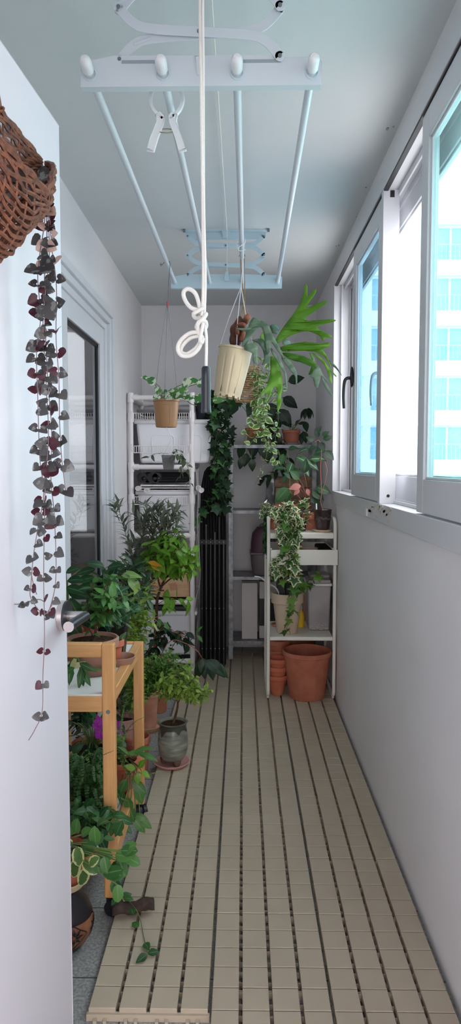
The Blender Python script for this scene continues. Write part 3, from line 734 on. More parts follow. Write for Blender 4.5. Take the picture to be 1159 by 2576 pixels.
for (x, y, L_, W_, dy) in ((388, 962, .05, .032, -.01), (376, 955, .045, .03, .0), (420, 985, .05, .04, -.03), (412, 992, .045, .035, -.045), (432, 988, .05, .036, -.02), (402, 985, .04, .03, -.02), (462, 966, .055, .04, -.02), (474, 962, .05, .036, .02), (452, 985, .045, .034, -.03), (500, 965, .06, .045, .0), (492, 1002, .05, .036, -.01), (540, 1003, .055, .045, -.02), (468, 1000, .045, .03, -.03), (396, 998, .04, .03, -.05), (440, 996, .04, .034, -.05), (424, 1000, .045, .034, -.06)):
    e = at(x, y, yb_ + dy); s = ct + V((R.uniform(-.03, .03), R.uniform(-.03, .03), 0))
    sb.tube(smooth([s, s.lerp(e, .5) + UP * .02, e], 4), .0016, 5)
    d = (e - s); d.z = d.z * .4 - .01; d.normalize(); lb.leaf(e - d * L_ * .15, d + V((0, -.5, 0)), V((0, -1, .3)) + jit(.35), L_ * 1.15, W_ * 1.25, 'ovate', .2, .3)
sb.tube(smooth([ct, at(455, 1000, yb_ - .03), at(480, 1016, yb_ - .03), at(495, 1020, yb_ - .02)], 4), .002, 5)
sb.o('stems', M_STEM, hp); lb.o('foliage', G_POTHOS, hp)
# clear mini pot hung beneath it
mp = thing('mini_hanging_pot', 'small clear plastic pot with trailing wax plant hanging under the brown pot', 'hanging plant', at(424, 1180, yb_ + .01))
m0, m1 = at(424, 1181, yb_ + .01), at(424, 1146, yb_ + .01); hh = m1.z - m0.z; rm = .03
M_CLEARP = glassmat('clear_plastic', (205, 205, 208), .06, .1, milk=.25, milkcol=(170, 165, 165))
b = B(); n = 4
def sq(r, z, k=1): return [(m0.x + r * x, m0.y + r * y, m0.z + z) for x, y in ((-1, -.9), (.9, -1), (1, .9), (-.9, 1))]
b.add(sq(rm * .72, 0) + sq(rm, hh) + sq(rm * 1.1, hh) + sq(rm * 1.1, hh + .002) + sq(rm * .96, hh + .002) + sq(rm * .7, .003), [(0, 3, 2, 1)] + [(4 * l + i, 4 * l + (i + 1) % 4, 4 * l + 4 + (i + 1) % 4, 4 * l + 4 + i) for l in range(5) for i in range(4)] + [(20, 21, 22, 23)])
b.o('pot', M_CLEARP, mp)
b = B(); b.add(sq(rm * .66, .004) + sq(rm * .88, hh * .8), [(0, 3, 2, 1), (4, 5, 6, 7)] + [(i, (i + 1) % 4, 4 + (i + 1) % 4, 4 + i) for i in range(4)]); b.o('soil', mat('grey_potting_mix', (106, 96, 92), .9, col2=(150, 140, 134), nscale=60), mp)
b = B(); hk = at(429, 1108, yb_ + .01); b.tube(smooth([c0 + UP * .004, hk + V((.003, 0, .012)), hk], 3), .0015, 5)
for e in sq(rm, hh): b.tube([hk, e], .0011, 5)
b.o('wire_hanger', M_WIREW, mp)
sb, lb = B(), B()
for pth in ([(424, 1142), (405, 1140), (385, 1143), (370, 1154)], [(436, 1142), (450, 1132), (462, 1150), (466, 1170)], [(436, 1140), (458, 1150), (456, 1180), (452, 1205)], [(440, 1142), (470, 1165), (474, 1195), (480, 1225)], [(430, 1142), (444, 1150), (460, 1160)], [(432, 1140), (440, 1130), (452, 1135)]):
    vine(sb, lb, [at(x, y, yb_ - .02 + R.uniform(-.02, .02)) for x, y in pth], .02, .034, .017, 'ovate', droop=.5, curl=.4, r=.001)
sb.o('stems', M_STEM, mp); lb.o('foliage', leafmat('wax_plant_leaf', (60, 70, 52), (92, 102, 74), veins=(112, 120, 92)), mp)
# ------------------------------------------------------------------ staghorn fern in a tilted cream pot
YS = onz(605, 612, RZF + .003).y
sg = thing('staghorn_fern', 'staghorn fern in a tilted slotted cream pot hung from the drying rack by wires', 'hanging plant', at(590, 1000, YS))
ax0, ax1 = at(571, 996, YS), at(593, 876, YS); A = (ax1 - ax0); HS = A.length; A.normalize()
sx = A.cross(V((0, 1, 0))).normalized(); sy = A.cross(sx).normalized() * -1
rt, rb = .0655 * YS / 2.74, .0505 * YS / 2.74
M_CREAMP = mat('cream_plastic_pot', (200, 181, 150), .5, col2=(190, 172, 142), nscale=9, ramp=(.4, .7))
NR = 12
def rad(a, z):
    u = (a * NR / (2 * PI)) % 1
    return 1.018 if (.14 < u < .86 and .006 < z < HS * .8) else .988
prof = [(rb * .3, .004), (rb * .9, .002), (rb, .0)]
for k in range(11): t = k / 10 * .84; prof.append((rb + (rt - rb) * t, HS * t + (.004 if k == 0 else 0)))
prof += [(rt * .985, HS - .01), (rt * 1.035, HS - .009), (rt * 1.035, HS), (rt * .95, HS), (rt * .93, HS - .01), (rb * .9, .01), (.001, .012)]
b = B(); b.T = Matrix.Translation(ax0) @ Matrix((sx, sy, A)).transposed().to_4x4()
b.lathe((0, 0, 0), prof, 144, rad)
for k in range(NR):
    a = (k + .5) * 2 * PI / NR; b.prism([(rb * .97 * math.cos(a + q), rb * .97 * math.sin(a + q), z) for q, z in ((-.2, .006), (.2, .006), (.15, -.007), (-.15, -.007))], (rb * .05 * math.cos(a), rb * .05 * math.sin(a), 0))
pt = b.o('pot', M_CREAMP, sg, ang=.5)
for k in range(0, NR, 2):
    a = k * 2 * PI / NR; b = B(); b.T = Matrix.Translation(ax0) @ Matrix((sx, sy, A)).transposed().to_4x4()
    b.box((0, 0, 0), (0, 0, 0)) if False else b.prism([((rb + .0025) * math.cos(a + q), (rb + .0025) * math.sin(a + q), z) for q, z in ((-.012, .01), (.012, .01), (.012, .036), (-.012, .036))], (-.004 * math.cos(a), -.004 * math.sin(a), 0)); b.o('slot', M_BLACK, pt)
B().lathe(ax1 - A * .03, [(.001, 0), (rt * .85, 0)], 20).o('soil', M_SOIL, sg)
# wires
b = B(); hk = V((PX[2][1] - .003, YS, zpole(YS))); jn = at(606, 722, YS)
b.tube(smooth([hk + V((-.018, 0, -.03)), hk + V((-.02, 0, -.002)), hk + V((-.01, 0, .011)), hk + V((.006, 0, .012)), hk + V((.014, 0, 0)), hk + V((.008, 0, -.03)), jn], 5), .0015, 6)
b.tube(smooth([hk + V((-.014, -.02, .03)), hk + V((.004, -.02, .012)), hk + V((.014, -.02, -.01)), hk + V((-.012, -.02, -.03)), hk + V((-.01, -.02, -.044)), hk + V((.016, -.02, -.04))], 5), .0013, 6)
for q in ((554, 868, 0), (595, 874, -.062), (640, 888, 0)):
    b.tube(smooth([jn, jn.lerp(at(q[0], q[1], YS + q[2]), .55) + V((-.004, 0, 0)), at(q[0], q[1], YS + q[2])], 4), .0013, 5)
e = at(554, 868, YS); b.tube(smooth([e, e + V((-.008, 0, .002)), e + V((-.009, 0, -.01)), e + V((.002, 0, -.012))], 4), .0012, 5)
b.o('wire_hanger', M_WIREW, sg)
# dry brown shield frond cupping the pot
M_SHIELD = mat('dry_brown_frond', (104, 58, 40), .75, col2=(70, 38, 28), nscale=26, bump=.6, bscale=60)
M_SHIELDT = mat('tan_dry_frond', (158, 98, 72), .75, col2=(116, 68, 48), nscale=20, bump=.4, bscale=60)
def cr(x, y, dy=0): return at(520 + x / 3.409, 700 + y / 3.409, YS + dy)
def lump(px, py, rx, rz, dy, m, tilt, amp=.16, name='shield_frond', ry=.03):
    c = cr(px, py, dy); b = B(); b.ell((0, 0, 0), rx, ry, rz, 28, 18)
    vs = []
    for v in b.v:
        v = V(v); q = 1 + amp * (math.sin(v.x * 190 + v.z * 60) * .5 + math.sin(v.z * 140 - v.y * 90 + px) * .5)
        v = V((v.x * q, v.y * q, v.z * q)); v.y += -.25 * abs(v.x)
        vs.append(c + Matrix.Rotation(tilt, 3, 'Y') @ v)
    b.v = [tuple(v) for v in vs]; return b.o(name, m, sg)
lump(265, 460, .030, .060, 0.0, M_SHIELD, .30)
lump(338, 352, .014, .02, -.02, M_SHIELDT, .5, .2)
lump(300, 410, .020, .012, -.034, M_SHIELDT, .2, .2)
lump(262, 470, .010, .018, -.032, M_SHIELDT, -.1, .2)
lump(305, 500, .011, .024, -.03, M_SHIELDT, .2, .2)
# antler fronds: outline in the frond's plane, bent away from its base
def antler(out, bow, dy0, m, th=.0012, crop=1, name='antler_frond'):
    f = cr if crop else (lambda x, y, d: at(x, y, YS + d))
    n = len(out); P2 = []
    for i in range(n):        # round the outline
        a, b_, c, d = out[i - 1], out[i], out[(i + 1) % n], out[(i + 2) % n]
        P2.append(b_); P2.append((-.0625 * a[0] + .5625 * b_[0] + .5625 * c[0] - .0625 * d[0], -.0625 * a[1] + .5625 * b_[1] + .5625 * c[1] - .0625 * d[1]))
    bx, by = out[0]; M = max(math.hypot(x - bx, y - by) for x, y in out)
    tri = tessellate_polygon([[V((x, y, 0)) for x, y in P2]])
    import bmesh
    bm = bmesh.new(); vv = [bm.verts.new((x, y, 0)) for x, y in P2]
    for t in tri:
        try: bm.faces.new([vv[i] for i in t])
        except ValueError: pass
    bmesh.ops.subdivide_edges(bm, edges=bm.edges[:], cuts=2, use_grid_fill=True)
    bm.verts.index_update()
    vs = []
    for v in bm.verts:
        t = math.hypot(v.co.x - bx, v.co.y - by) / M
        vs.append(f(v.co.x, v.co.y, dy0 + bow(t) + .006 * math.sin(v.co.x * .03 + v.co.y * .05)))
    b = B(); r_ = R.random(); b.add(vs, [[q.index for q in fc.verts] for fc in bm.faces], [(.8, 0, min(1, max(0, r_ + .3 * (math.hypot(v.co.x - bx, v.co.y - by) / M - .5))), 1) for v in bm.verts]); bm.free()
    return b.o(name, m, sg, solid=th)
lg = lambda k, c=0: (lambda t: k * t + c * t * t)
antler([(590, 530), (640, 440), (720, 335), (790, 230), (830, 125), (838, 70), (850, 47), (862, 80), (862, 155), (905, 108), (938, 92), (930, 130), (890, 190), (850, 258), (930, 222), (1000, 198), (1035, 195), (1012, 225), (940, 275), (875, 315), (845, 345), (870, 366), (960, 360), (1050, 350), (1108, 358), (1080, 374), (1000, 395), (945, 417), (965, 440), (1020, 470), (1075, 497), (1060, 509), (1012, 508), (1005, 538), (985, 520), (960, 490), (900, 463), (840, 455), (760, 475), (680, 512), (612, 556)], lg(-.02, -.1), -.02, G_STAG)
antler([(630, 590), (720, 565), (850, 545), (970, 562), (1030, 552), (1062, 556), (1040, 590), (990, 610), (1020, 650), (1060, 740), (1062, 775), (1040, 720), (1000, 665), (930, 632), (840, 622), (740, 625), (650, 625)], lg(-.06, -.05), -.03, G_STAG)
antler([(645, 640), (760, 650), (880, 690), (935, 735), (938, 760), (890, 755), (800, 720), (700, 690)], lg(-.03, -.05), -.05, G_STAG)
antler([(905, 640), (960, 665), (1010, 710), (1040, 760), (1110, 835), (1100, 842), (1060, 800), (1075, 880), (1068, 907), (1050, 870), (1030, 790), (990, 720), (930, 665)], lg(-.02, -.03), -.06, G_STAG)
antler([(1045, 700), (1090, 735), (1130, 785), (1160, 840), (1150, 830), (1110, 780), (1060, 735)], lg(-.0, -.03), -.07, G_STAGG)
antler([(935, 745), (965, 760), (985, 800), (1010, 850), (1048, 888), (1030, 885), (980, 835), (972, 870), (950, 938), (925, 925), (908, 855), (880, 845), (900, 820)], lg(-.02, .05), -.09, G_STAGG)
antler([(990, 840), (1010, 880), (1050, 940), (1080, 1012), (1060, 1000), (1010, 930), (990, 870)], lg(.02, .05), -.09, G_STAGG)
antler([(878, 640), (900, 650), (922, 690), (912, 715), (890, 670)], lg(.0, .05), .02, G_STAG)
antler([(905, 745), (930, 770), (905, 815), (870, 828), (885, 790)], lg(.0, .05), .03, G_STAG)
antler([(545, 670), (590, 690), (625, 770), (645, 850), (648, 940), (635, 1010), (642, 1060), (618, 1130), (606, 1130), (600, 1050), (610, 1000), (590, 930), (560, 960), (540, 1020), (515, 1060), (505, 1050), (528, 1000), (495, 985), (465, 1015), (470, 985), (510, 930), (535, 850), (545, 760)], lg(-.03, -.05), -.04, G_STAG)
antler([(398, 338), (470, 365), (530, 405), (565, 480), (620, 590), (662, 682), (640, 672), (590, 600), (548, 545), (548, 600), (535, 645), (510, 630), (500, 560), (480, 450), (455, 420), (400, 480), (340, 555), (310, 590), (302, 560), (325, 505), (335, 455), (290, 445), (240, 425), (340, 428), (360, 395)], lg(-.05, .03), -.055, G_STAGG)
antler([(360, 540), (410, 560), (440, 600), (430, 680), (438, 735), (410, 730), (390, 700), (392, 640), (340, 620), (318, 605), (335, 560)], lg(-.02, .03), -.075, G_STAGG)
antler([(440, 520), (490, 530), (520, 600), (545, 680), (540, 740), (530, 780), (520, 730), (490, 740), (470, 740), (490, 690), (480, 620), (440, 560), (380, 530)], lg(-.02, .03), -.066, G_STAGG)
antler([(545, 590), (590, 640), (640, 720), (680, 810), (690, 900), (686, 960), (672, 900), (660, 810), (610, 730), (560, 650)], lg(-.03, .02), -.06, G_STAGG)
antler([(640, 660), (700, 700), (750, 760), (775, 830), (770, 930), (762, 900), (755, 840), (720, 800), (690, 760), (650, 710)], lg(-.0, .04), -.03, G_STAGG)
antler([(640, 680), (690, 690), (735, 735), (745, 770), (700, 740), (655, 715)], lg(-.0, .02), .0, G_STAG)
antler([(585, 690), (615, 690), (635, 740), (622, 785), (600, 740)], lg(.0, .02), .02, G_STAG)
antler([(540, 405), (580, 395), (635, 440), (600, 450), (610, 480), (560, 470), (548, 440)], lg(.02, .02), .03, G_STAGG)
antler([(645, 545), (680, 518), (712, 545), (718, 560), (660, 572)], lg(.02, .02), .02, G_STAGG)
antler([(455, 500), (490, 455), (500, 520), (470, 530)], lg(.0, .02), .0, G_BRIGHT)
# ------------------------------------------------------------------ seagrass basket with trailing variegated vine
YW = YS + .24
wb = thing('hanging_basket', 'woven seagrass basket of cream-edged trailing vine hung by jute rope behind the staghorn pot', 'hanging plant', at(622, 1010, YW))
c0 = at(616, 1010, YW); hB = at(616, 925, YW).z - c0.z; rB = .062
b = B()
for k in range(17):
    t = k / 16; r = rB * (.62 + .42 * math.sin(min(1, t * 1.15) * PI / 2)); z = c0.z + hB * t
    pts = []
    for i in range(56):
        a = 2 * PI * i / 56; q = r + .0022 * math.sin(i * 14 * 2 * PI / 56 + (k % 2) * PI); pts.append((c0.x + q * math.cos(a), c0.y + q * math.sin(a), z + .0012 * math.sin(i * 3.3)))
    b.tube(pts, .0033, 5, closed=True)
b.lathe(c0, [(.001, .002), (rB * .62, .0)], 20)
b.o('basket', mat('seagrass', (196, 164, 124), .9, col2=(142, 112, 80), nscale=60), wb)
B().lathe(c0 + UP * hB * .85, [(.001, .003), (rB * .96, 0)], 20).o('soil', M_SOIL, wb)
b = B(); kn = at(613, 762, YW); tp = V((PX[2][1] - .002, YW, zpole(YW) + .012))
b.tube(smooth([tp + V((-.008, 0, 0)), kn + V((-.004, 0, .03)), kn], 4), .0022, 6); b.tube(smooth([tp + V((.008, 0, 0)), kn + V((.004, 0, .03)), kn], 4), .0022, 6)
b.tube([tp + V((.012 * math.cos(t), 0, .0 - .0125 + .014 * math.sin(t) + .006)) for t in [i * PI / 8 for i in range(9)]], .0022, 6)
b.ell(kn, .006, .006, .01, 10, 8)
for a in (.3, 1.6, 2.9, 4.2, 5.4): b.tube(smooth([kn, kn.lerp(V((c0.x + rB * math.cos(a), c0.y + rB * math.sin(a), c0.z + hB)), .5) + V((.008 * math.cos(a), .008 * math.sin(a), 0)), (c0.x + rB * math.cos(a), c0.y + rB * math.sin(a), c0.z + hB)], 4), .0016, 5)
b.o('rope_hanger', M_JUTE, wb)
sb, lb = B(), B()
def vp(l, Y, j=.0): return [at(x, y, Y + R.uniform(-j, j)) for x, y in l]
for l in ([(645, 930), (662, 905), (680, 920), (700, 960)], [(640, 940), (652, 980), (640, 1030), (624, 1070), (612, 1105)], [(648, 940), (658, 1010), (652, 1060), (640, 1100), (628, 1118)], [(650, 935), (668, 1000), (664, 1060), (680, 1110), (690, 1160)], [(655, 930), (690, 980), (700, 1050), (690, 1120), (690, 1165)],
          [(650, 940), (650, 1040), (672, 1120), (660, 1180), (640, 1220)], [(645, 940), (640, 1000), (668, 1045), (660, 1055)], [(650, 930), (676, 950), (668, 1000), (655, 1050), (662, 1090), (672, 1136)], [(640, 920), (635, 960), (652, 1000)], [(655, 925), (705, 950), (712, 990)], [(660, 930), (640, 960), (660, 985), (650, 1020)]):
    vine(sb, lb, vp(l, YW - .05, .03), .037, .032, .022, 'ovate', r=.0011, pairs=True, droop=.1, curl=.35, up=.6, jl=.45)
sb.o('stems', M_STEM, wb); lb.o('foliage', G_VAR, wb)
# ------------------------------------------------------------------ wicker basket on the open door with string of hearts
YD = 1.24
hb = thing('wicker_basket', 'brown wicker wall basket with trailing string-of-hearts hanging on the white door', 'hanging plant', at(20, 560, YD))
def du(x, y, o): # a point on the door's sight line at a distance o off its face
    d = ray(x, y); p0 = dE + dn * o; t = (p0 - V((0, 0, CAM_H))).dot(V((dn.x, dn.y, 0))) / (d.dot(V((dn.x, dn.y, 0)))); return V((0, 0, CAM_H)) + d * t
M_WICK = mat('brown_wicker', (134, 80, 54), .6, col2=(86, 50, 36), nscale=70, bump=.3, bscale=300)
def lerpt(x, T):
    for (a, p), (c, q) in zip(T, T[1:]):
        if x <= c: t = max(0, (x - a) / (c - a)); return p + (q - p) * t
    return T[-1][1]
def wick(u, v):  # u along the door (-1..1), v round the section: 0 back top .. 1 front lip
    Y = 1.02 + .42 * u; k = abs(u); bu = .012 + .112 * (1 - u * u)
    zb = lerpt(k, ((0, 1.93), (1, 1.93))); zl = lerpt(k, ((0, 1.745), (.3, 1.755), (.43, 1.79), (.67, 1.86), (1, 1.925))); z0 = lerpt(k, ((0, 1.615), (.1, 1.622), (.24, 1.678), (.55, 1.748), (.8, 1.82), (1, 1.90)))
    C = [(.004, zb), (.006, z0 + .6 * (zb - z0)), (.008, z0 + .14 * (zb - z0)), (bu * .35, z0), (bu * .72, z0 + .12 * (zl - z0)), (bu * .97, z0 + .5 * (zl - z0)), (bu, zl)]
    f = v * 6; i = min(5, int(f)); t = f - i
    P4 = [C[max(0, min(6, i + q))] for q in (-1, 0, 1, 2)]
    cm = lambda a, b_, c, d: .5 * (2 * b_ + (c - a) * t + (2 * a - 5 * b_ + 4 * c - d) * t * t + (3 * b_ - a - 3 * c + d) * t ** 3)
    o_, z_ = cm(*[p[0] for p in P4]), cm(*[p[1] for p in P4])
    return dE + dn * (o_ + .004) + ddir * ((Y - dE.y) / ddir.y) + UP * z_
b = B(); NS = 46; NV = 36
def nrm(u, v):
    return (wick(u + .01, v) - wick(u - .01, v)).cross(wick(u, min(1, v + .01)) - wick(u, max(0, v - .01))).normalized()
for k in range(NV + 1):
    v = k / NV; pts = []
    for i in range(NS * 2 + 1):
        u = -.985 + 1.97 * i / (NS * 2); v2 = min(1, max(0, v + .004 * math.sin(i * .9 + k * 2.1)))
        pts.append(wick(u, v2) + nrm(u, v2) * (.0019 * math.sin(i * PI / 4 + k * PI * .83) + R.uniform(-.0008, .0008)))
    b.tube(pts, .0031 if 0 < k < NV else .0055, 5, cap=False)
for i in range(NS // 2 + 1):
    u = -.97 + 1.94 * i / (NS // 2); b.tube([wick(u, k / 24) for k in range(25)], .0018, 5)
bk = b.o('basket', M_WICK, hb)
b = B(); t0_, t1_ = wick(-.42, 0), wick(.5, 0)
b.tube(smooth([t0_, t0_.lerp(t1_, .25) + UP * .06 + dn * .02, t0_.lerp(t1_, .5) + UP * .085 + dn * .025, t0_.lerp(t1_, .75) + UP * .055 + dn * .02, t1_], 6), .0075, 8); b.tube([t1_ + V((.009 * math.cos(t), .009 * math.sin(t), .006 * math.sin(t * 2) - .004)) for t in [i * PI / 8 for i in range(16)]], .003, 5, closed=True)
b.tube(smooth([t0_.lerp(t1_, .5) + UP * .085 + dn * .025, t0_.lerp(t1_, .5) + UP * .1, t0_.lerp(t1_, .5) + UP * .1 - dn * .001], 3), .003, 6)
b.o('handle', M_WICK, hb)
sb, lb, lb2, lb3 = B(), B(), B(), B()
YV = 1.275
SP = [[(104, 484), (108, 520), (112, 560), (100, 640), (95, 700), (102, 800), (92, 880), (95, 1000), (100, 1150), (110, 1240), (95, 1330), (84, 1400), (78, 1470), (78, 1505), (110, 1545), (132, 1520)],
 [(110, 484), (116, 540), (118, 600), (112, 700), (108, 800), (112, 900), (118, 1000), (122, 1100), (115, 1200), (112, 1300), (110, 1450), (112, 1600), (108, 1700), (106, 1790), (88, 1835), (72, 1862)],
 [(114, 486), (124, 540), (130, 620), (142, 720), (141, 850), (148, 950), (150, 1060), (155, 1150), (166, 1240)],
 [(110, 486), (120, 540), (124, 650), (112, 760), (116, 870), (122, 980), (130, 1080), (128, 1200), (136, 1290), (141, 1400), (138, 1480), (120, 1548)],
 [(-2, 1514), (45, 1520), (95, 1508), (112, 1515)], [(78, 1440), (84, 1470), (92, 1495)]]
for j, l in enumerate(SP):
    pts = smooth([at(x, y, YV + R.uniform(-.012, .012)) for x, y in l], 6); sb.tube(pts, .0009, 5)
    n = 0; acc = 0; step = (.022, .03, .036, .024, .05, 1)[j]
    for i in range(len(pts) - 1):
        acc += (pts[i + 1] - pts[i]).length
        if acc > step * (1.8 if (pts[i].z < 1.04 and j == 1) else 1):
            acc = 0; n += 1
            for q in ((-1, 1) if R.random() < .8 else (1,)):
                side = V((q * R.uniform(.5, 1), -R.uniform(.1, .8), -R.uniform(-.1, .6))); L_ = R.uniform(.014, .023) * (.75 if pts[i].z < 1.15 else 1)
                tgt = lb
                if pts[i].z > 1.66 and j in (2, 1): tgt = lb3 if R.random() < .6 else lb
                tgt.leaf(pts[i] + side.normalized() * .002, side, V((R.uniform(-.6, .6), -1, R.uniform(-.3, .8))) * (1 if R.random() < .68 else -1), L_, L_ * 1.06, 'heart', .22, .2)
for (x, y, L_) in ((45, 438, .03), (62, 452, .024), (92, 440, .034), (100, 470, .03), (80, 470, .024), (96, 668, .04), (112, 765, .036)):
    lb.leaf(at(x, y, YV + (.0 if y < 500 else -.02)), V((.6, -.3, -.5)) + jit(.3), V((.1, -1, .3)), L_, L_, 'heart', .2, .15)
sb.o('stems', M_PSTEM, hb); lb.o('foliage', G_HEART, hb)
lb3.o('pale_foliage', leafmat('blush_heart_leaf', (212, 176, 160), (226, 194, 184), trans=.3), hb, label='blush pink leaves')
# ------------------------------------------------------------------ white pipe rack with bins at the back left
YP, YPB = 4.55, 5.04
pr = thing('pipe_rack', 'tall white plastic pipe rack with wire baskets standing at the back left', 'rack', (-.515, 4.84, ZF))
xl, xr = at(331, 1300, YP).x, at(483, 1300, YP).x
zP = lambda y: at(420, y, YP).z
rp = .0155
LV = [zP(1000), zP(1175), zP(1348), zP(1515)]
for x in (xl, xr):
    for y in (YP, YPB):
        b = B(); b.cyl((x, y, 0 if x > -.4 else ZF), (x, y, LV[0]), rp, 14)
        for z in LV + [zP(1050), zP(1255)]: b.cyl((x, y, z - .03), (x, y, z + .03), rp + .0045, 14)
        b.ell((x, y, LV[0] + .008), rp + .004, rp + .004, rp + .006, 14, 8)
        b.o('post', M_PVC, pr)
for z in LV + [.06]:
    b = B()
    for y in (YP, YPB): b.cyl((xl, y, z), (xr, y, z), rp, 12); b.cyl((xl, y, z), (xl + .05, y, z), rp + .004, 12); b.cyl((xr - .05, y, z), (xr, y, z), rp + .004, 12)
    for x in (xl, xr): b.cyl((x, YP, z), (x, YPB, z), rp, 12)
    b.o('rail_frame', M_PVC, pr)
def wire(zt, zb, full=False):
    b = B(); x0, x1, y0, y1 = xl + .02, xr - .02, YP - .004, YPB + .0
    zf = zb
    for z in (zt, (zf)): b.tube([(x0, y0, z), (x1, y0, z), (x1, y1, z), (x0, y1, z)], .0028, 6, closed=True) if full else b.tube([(x0, y0, z), (x1, y0, z)], .0028, 6)
    n = 24
    for i in range(n + 1):
        x = x0 + (x1 - x0) * i / n; b.tube([(x, y0, zt), (x, y0, zf), (x, y1, zf), (x, y1, zt)] if full else [(x, y0, zt), (x, y0, zf)], .0019, 5)
    for i in range(1, 8 if full else 1): y = y0 + (y1 - y0) * i / 8; b.tube([(x0, y, zf), (x1, y, zf)], .0019, 5)
    for x in (x0 - .012, x1 + .012): b.tube(smooth([(x, y0 - .01, zt + .012), (x, y0 - .012, zt - .02), (x, y0 - .006, zt - .035)], 3), .006, 8)
    b.o('wire_basket', M_PVC, pr)
wire(zP(1039), zP(1055), True); wire(zP(1122), zP(1139)); wire(zP(1250), zP(1269)); wire(zP(1592), zP(1606))
def bin_(name, label, x0, x1, y0, y1, z0, z1, m, ml, taper=.025, group=None, lid=.02, panels=True):
    t = thing(name, label, 'storage bin', ((x0 + x1) / 2, (y0 + y1) / 2, z0), group=group)
    b = B(); k = taper
    b.add([(x0 + k, y0 + k * .5, z0), (x1 - k, y0 + k * .5, z0), (x1 - k, y1 - k, z0), (x0 + k, y1 - k, z0), (x0, y0, z1), (x1, y0, z1), (x1, y1, z1), (x0, y1, z1)],
          [(0, 3, 2, 1), (4, 5, 6, 7), (0, 1, 5, 4), (1, 2, 6, 5), (2, 3, 7, 6), (3, 0, 4, 7)])
    bd_ = b.o('body', m, t, bev=.018, seg=3)
    if panels:
        b = B(); h = z1 - z0
        for q in (0, 1):
            xa = x0 + (.2 + .36 * q) * (x1 - x0); xb = xa + .3 * (x1 - x0)
            f = lambda u, v: (xa + (xb - xa) * (u * (1 - .12 * (1 - v)) + .06 * (1 - v)), y0 + k * .5 * (1 - (.12 + .6 * v)) - .0014, z0 + h * (.03 + .66 * v))
            b.tube([f(0, 0), f(0, .9), f(.1, 1), f(.9, 1), f(1, .9), f(1, 0)], .0022, 6)
        b.o('moulded_panel', m, bd_)
    b = B(); b.box((x0 - .012, y0 - .01, z1 - lid * .4), (x1 + .012, y1 + .01, z1 + lid)); b.o('lid', ml, t, bev=.008, seg=3)
    return t
zs = LV[1] + rp + .004
bin_('storage_bin', 'large white lidded bin on the upper level of the pipe rack beside trailing ivy', xl + .025, at(534, 1100, YP + .03).x, YP + .045, YPB - .05, zs + .004, zP(1062), M_BIN, M_BINL)
bin_('storage_bin', 'white ribbed bin under the stacked wire shelf panels in the pipe rack', xl + .03, at(491, 1300, YP + .02).x, YP + .045, YPB - .05, LV[2] + rp + .004, zP(1243), M_BIN, M_BINL, panels=False)
bin_('storage_bin', 'grey-white bin below the wooden box at the foot of the pipe rack', xl + .03, at(491, 1600, YP + .02).x, YP + .045, YPB - .05, .085, zP(1548), M_BIN, M_BINL, panels=False)
# dark tray lid on top of that low bin
b = B(); b.chamf((xl + .05, YP + .05, zP(1541)+.004), (xr - .03, YPB - .06, zP(1529)+.002), .006); tag(b.o('tray', M_BLACKP), 'black plastic tray lying on the lowest white bin of the pipe rack', 'tray')
# dim board on the top level
b = B(); b.box((xl + .03, YP + .06, zP(1040) + .012), (xr - .02, YPB - .05, zP(1040) + .03)); tag(b.o('board', mat('grey_board', (118, 114, 112), .6, col2=(96, 92, 92), nscale=12), bev=.003), 'dark grey flat board on the wire shelf at the top of the pipe rack', 'board')
# black camera-bag like gear above the second bin
b = B(); z = zP(1216); x0 = xl + .03
gt = thing('light_stand', 'folded black tripod light stand lying on the second level of the pipe rack', 'stand', (xl + .2, YP + .12, z))
for k in range(4): q = .012 * k; b.tube([(x0 + .09, YP + .1 + q, z + .018 + .012 * (k % 2)), (xr - .04, YP + .11 + q, z + .016 + .014 * (k % 2))], .009, 8)
b.o('folded_legs', M_BLACKP, gt)
b = B()
for x, r in ((x0 + .03, .034), (x0 + .1, .036), (x0 + .125, .03)): b.cyl((x, YP + .06, z + .036), (x, YP + .14, z + .036), r, 18); b.ell((x + .012, YP + .055, z + .03), .016, .014, .014, 10, 7)
b.o('clamp_head', M_BLACKP, gt)
B().box((x0 + .02, YP + .2, z), (xr - .04, YP + .34, z + .07)).o('carry_case', mat('black_fabric', (30, 30, 32), .9), gt, bev=.02, seg=3)
# stacked spare shelf panels with pipe ends on the second bin
sp = thing('shelf_panel', 'spare white wire shelf panels with pipe connectors stacked on the second white bin', 'shelf panel', (xl + .2, YP + .2, zP(1236)))
zz = zP(1238)
b = B()
for k in range(2):
    z = zz + .016 * k + .006
    b.box((xl + .035, YP + .03 + .02 * k, z), (xr + .01, YP + .04 + .02 * k, z + .006)); b.box((xl + .035, YPB - .1, z), (xr + .01, YPB - .09, z + .006))
    for i in range(22): x = xl + .04 + (xr - xl - .04) * i / 21; b.tube([(x, YP + .035 + .02 * k, z + .003), (x, YPB - .095, z + .003)], .002, 5)
b.box((xl + .05, YP + .06, zz + .036), (xr + .0, YPB - .12, zz + .046)); b.o('panel', M_PVC, sp)
for x, zq in ((xl + .045, .012), (xl + .1, -.002), (xr + .042, .015), (xr + .06, .0)):
    b = B(); r = .0165; b.lathe((0, 0, 0), [(r - .004, .012), (r - .004, .0), (r, .0), (r, .07), (.001, .07)], 16); b.v = [(x + v[0], YP - .028 + v[2], zz + .012 + zq + v[1]) for v in b.v]; b.o('pipe_connector', M_PVC, sp)
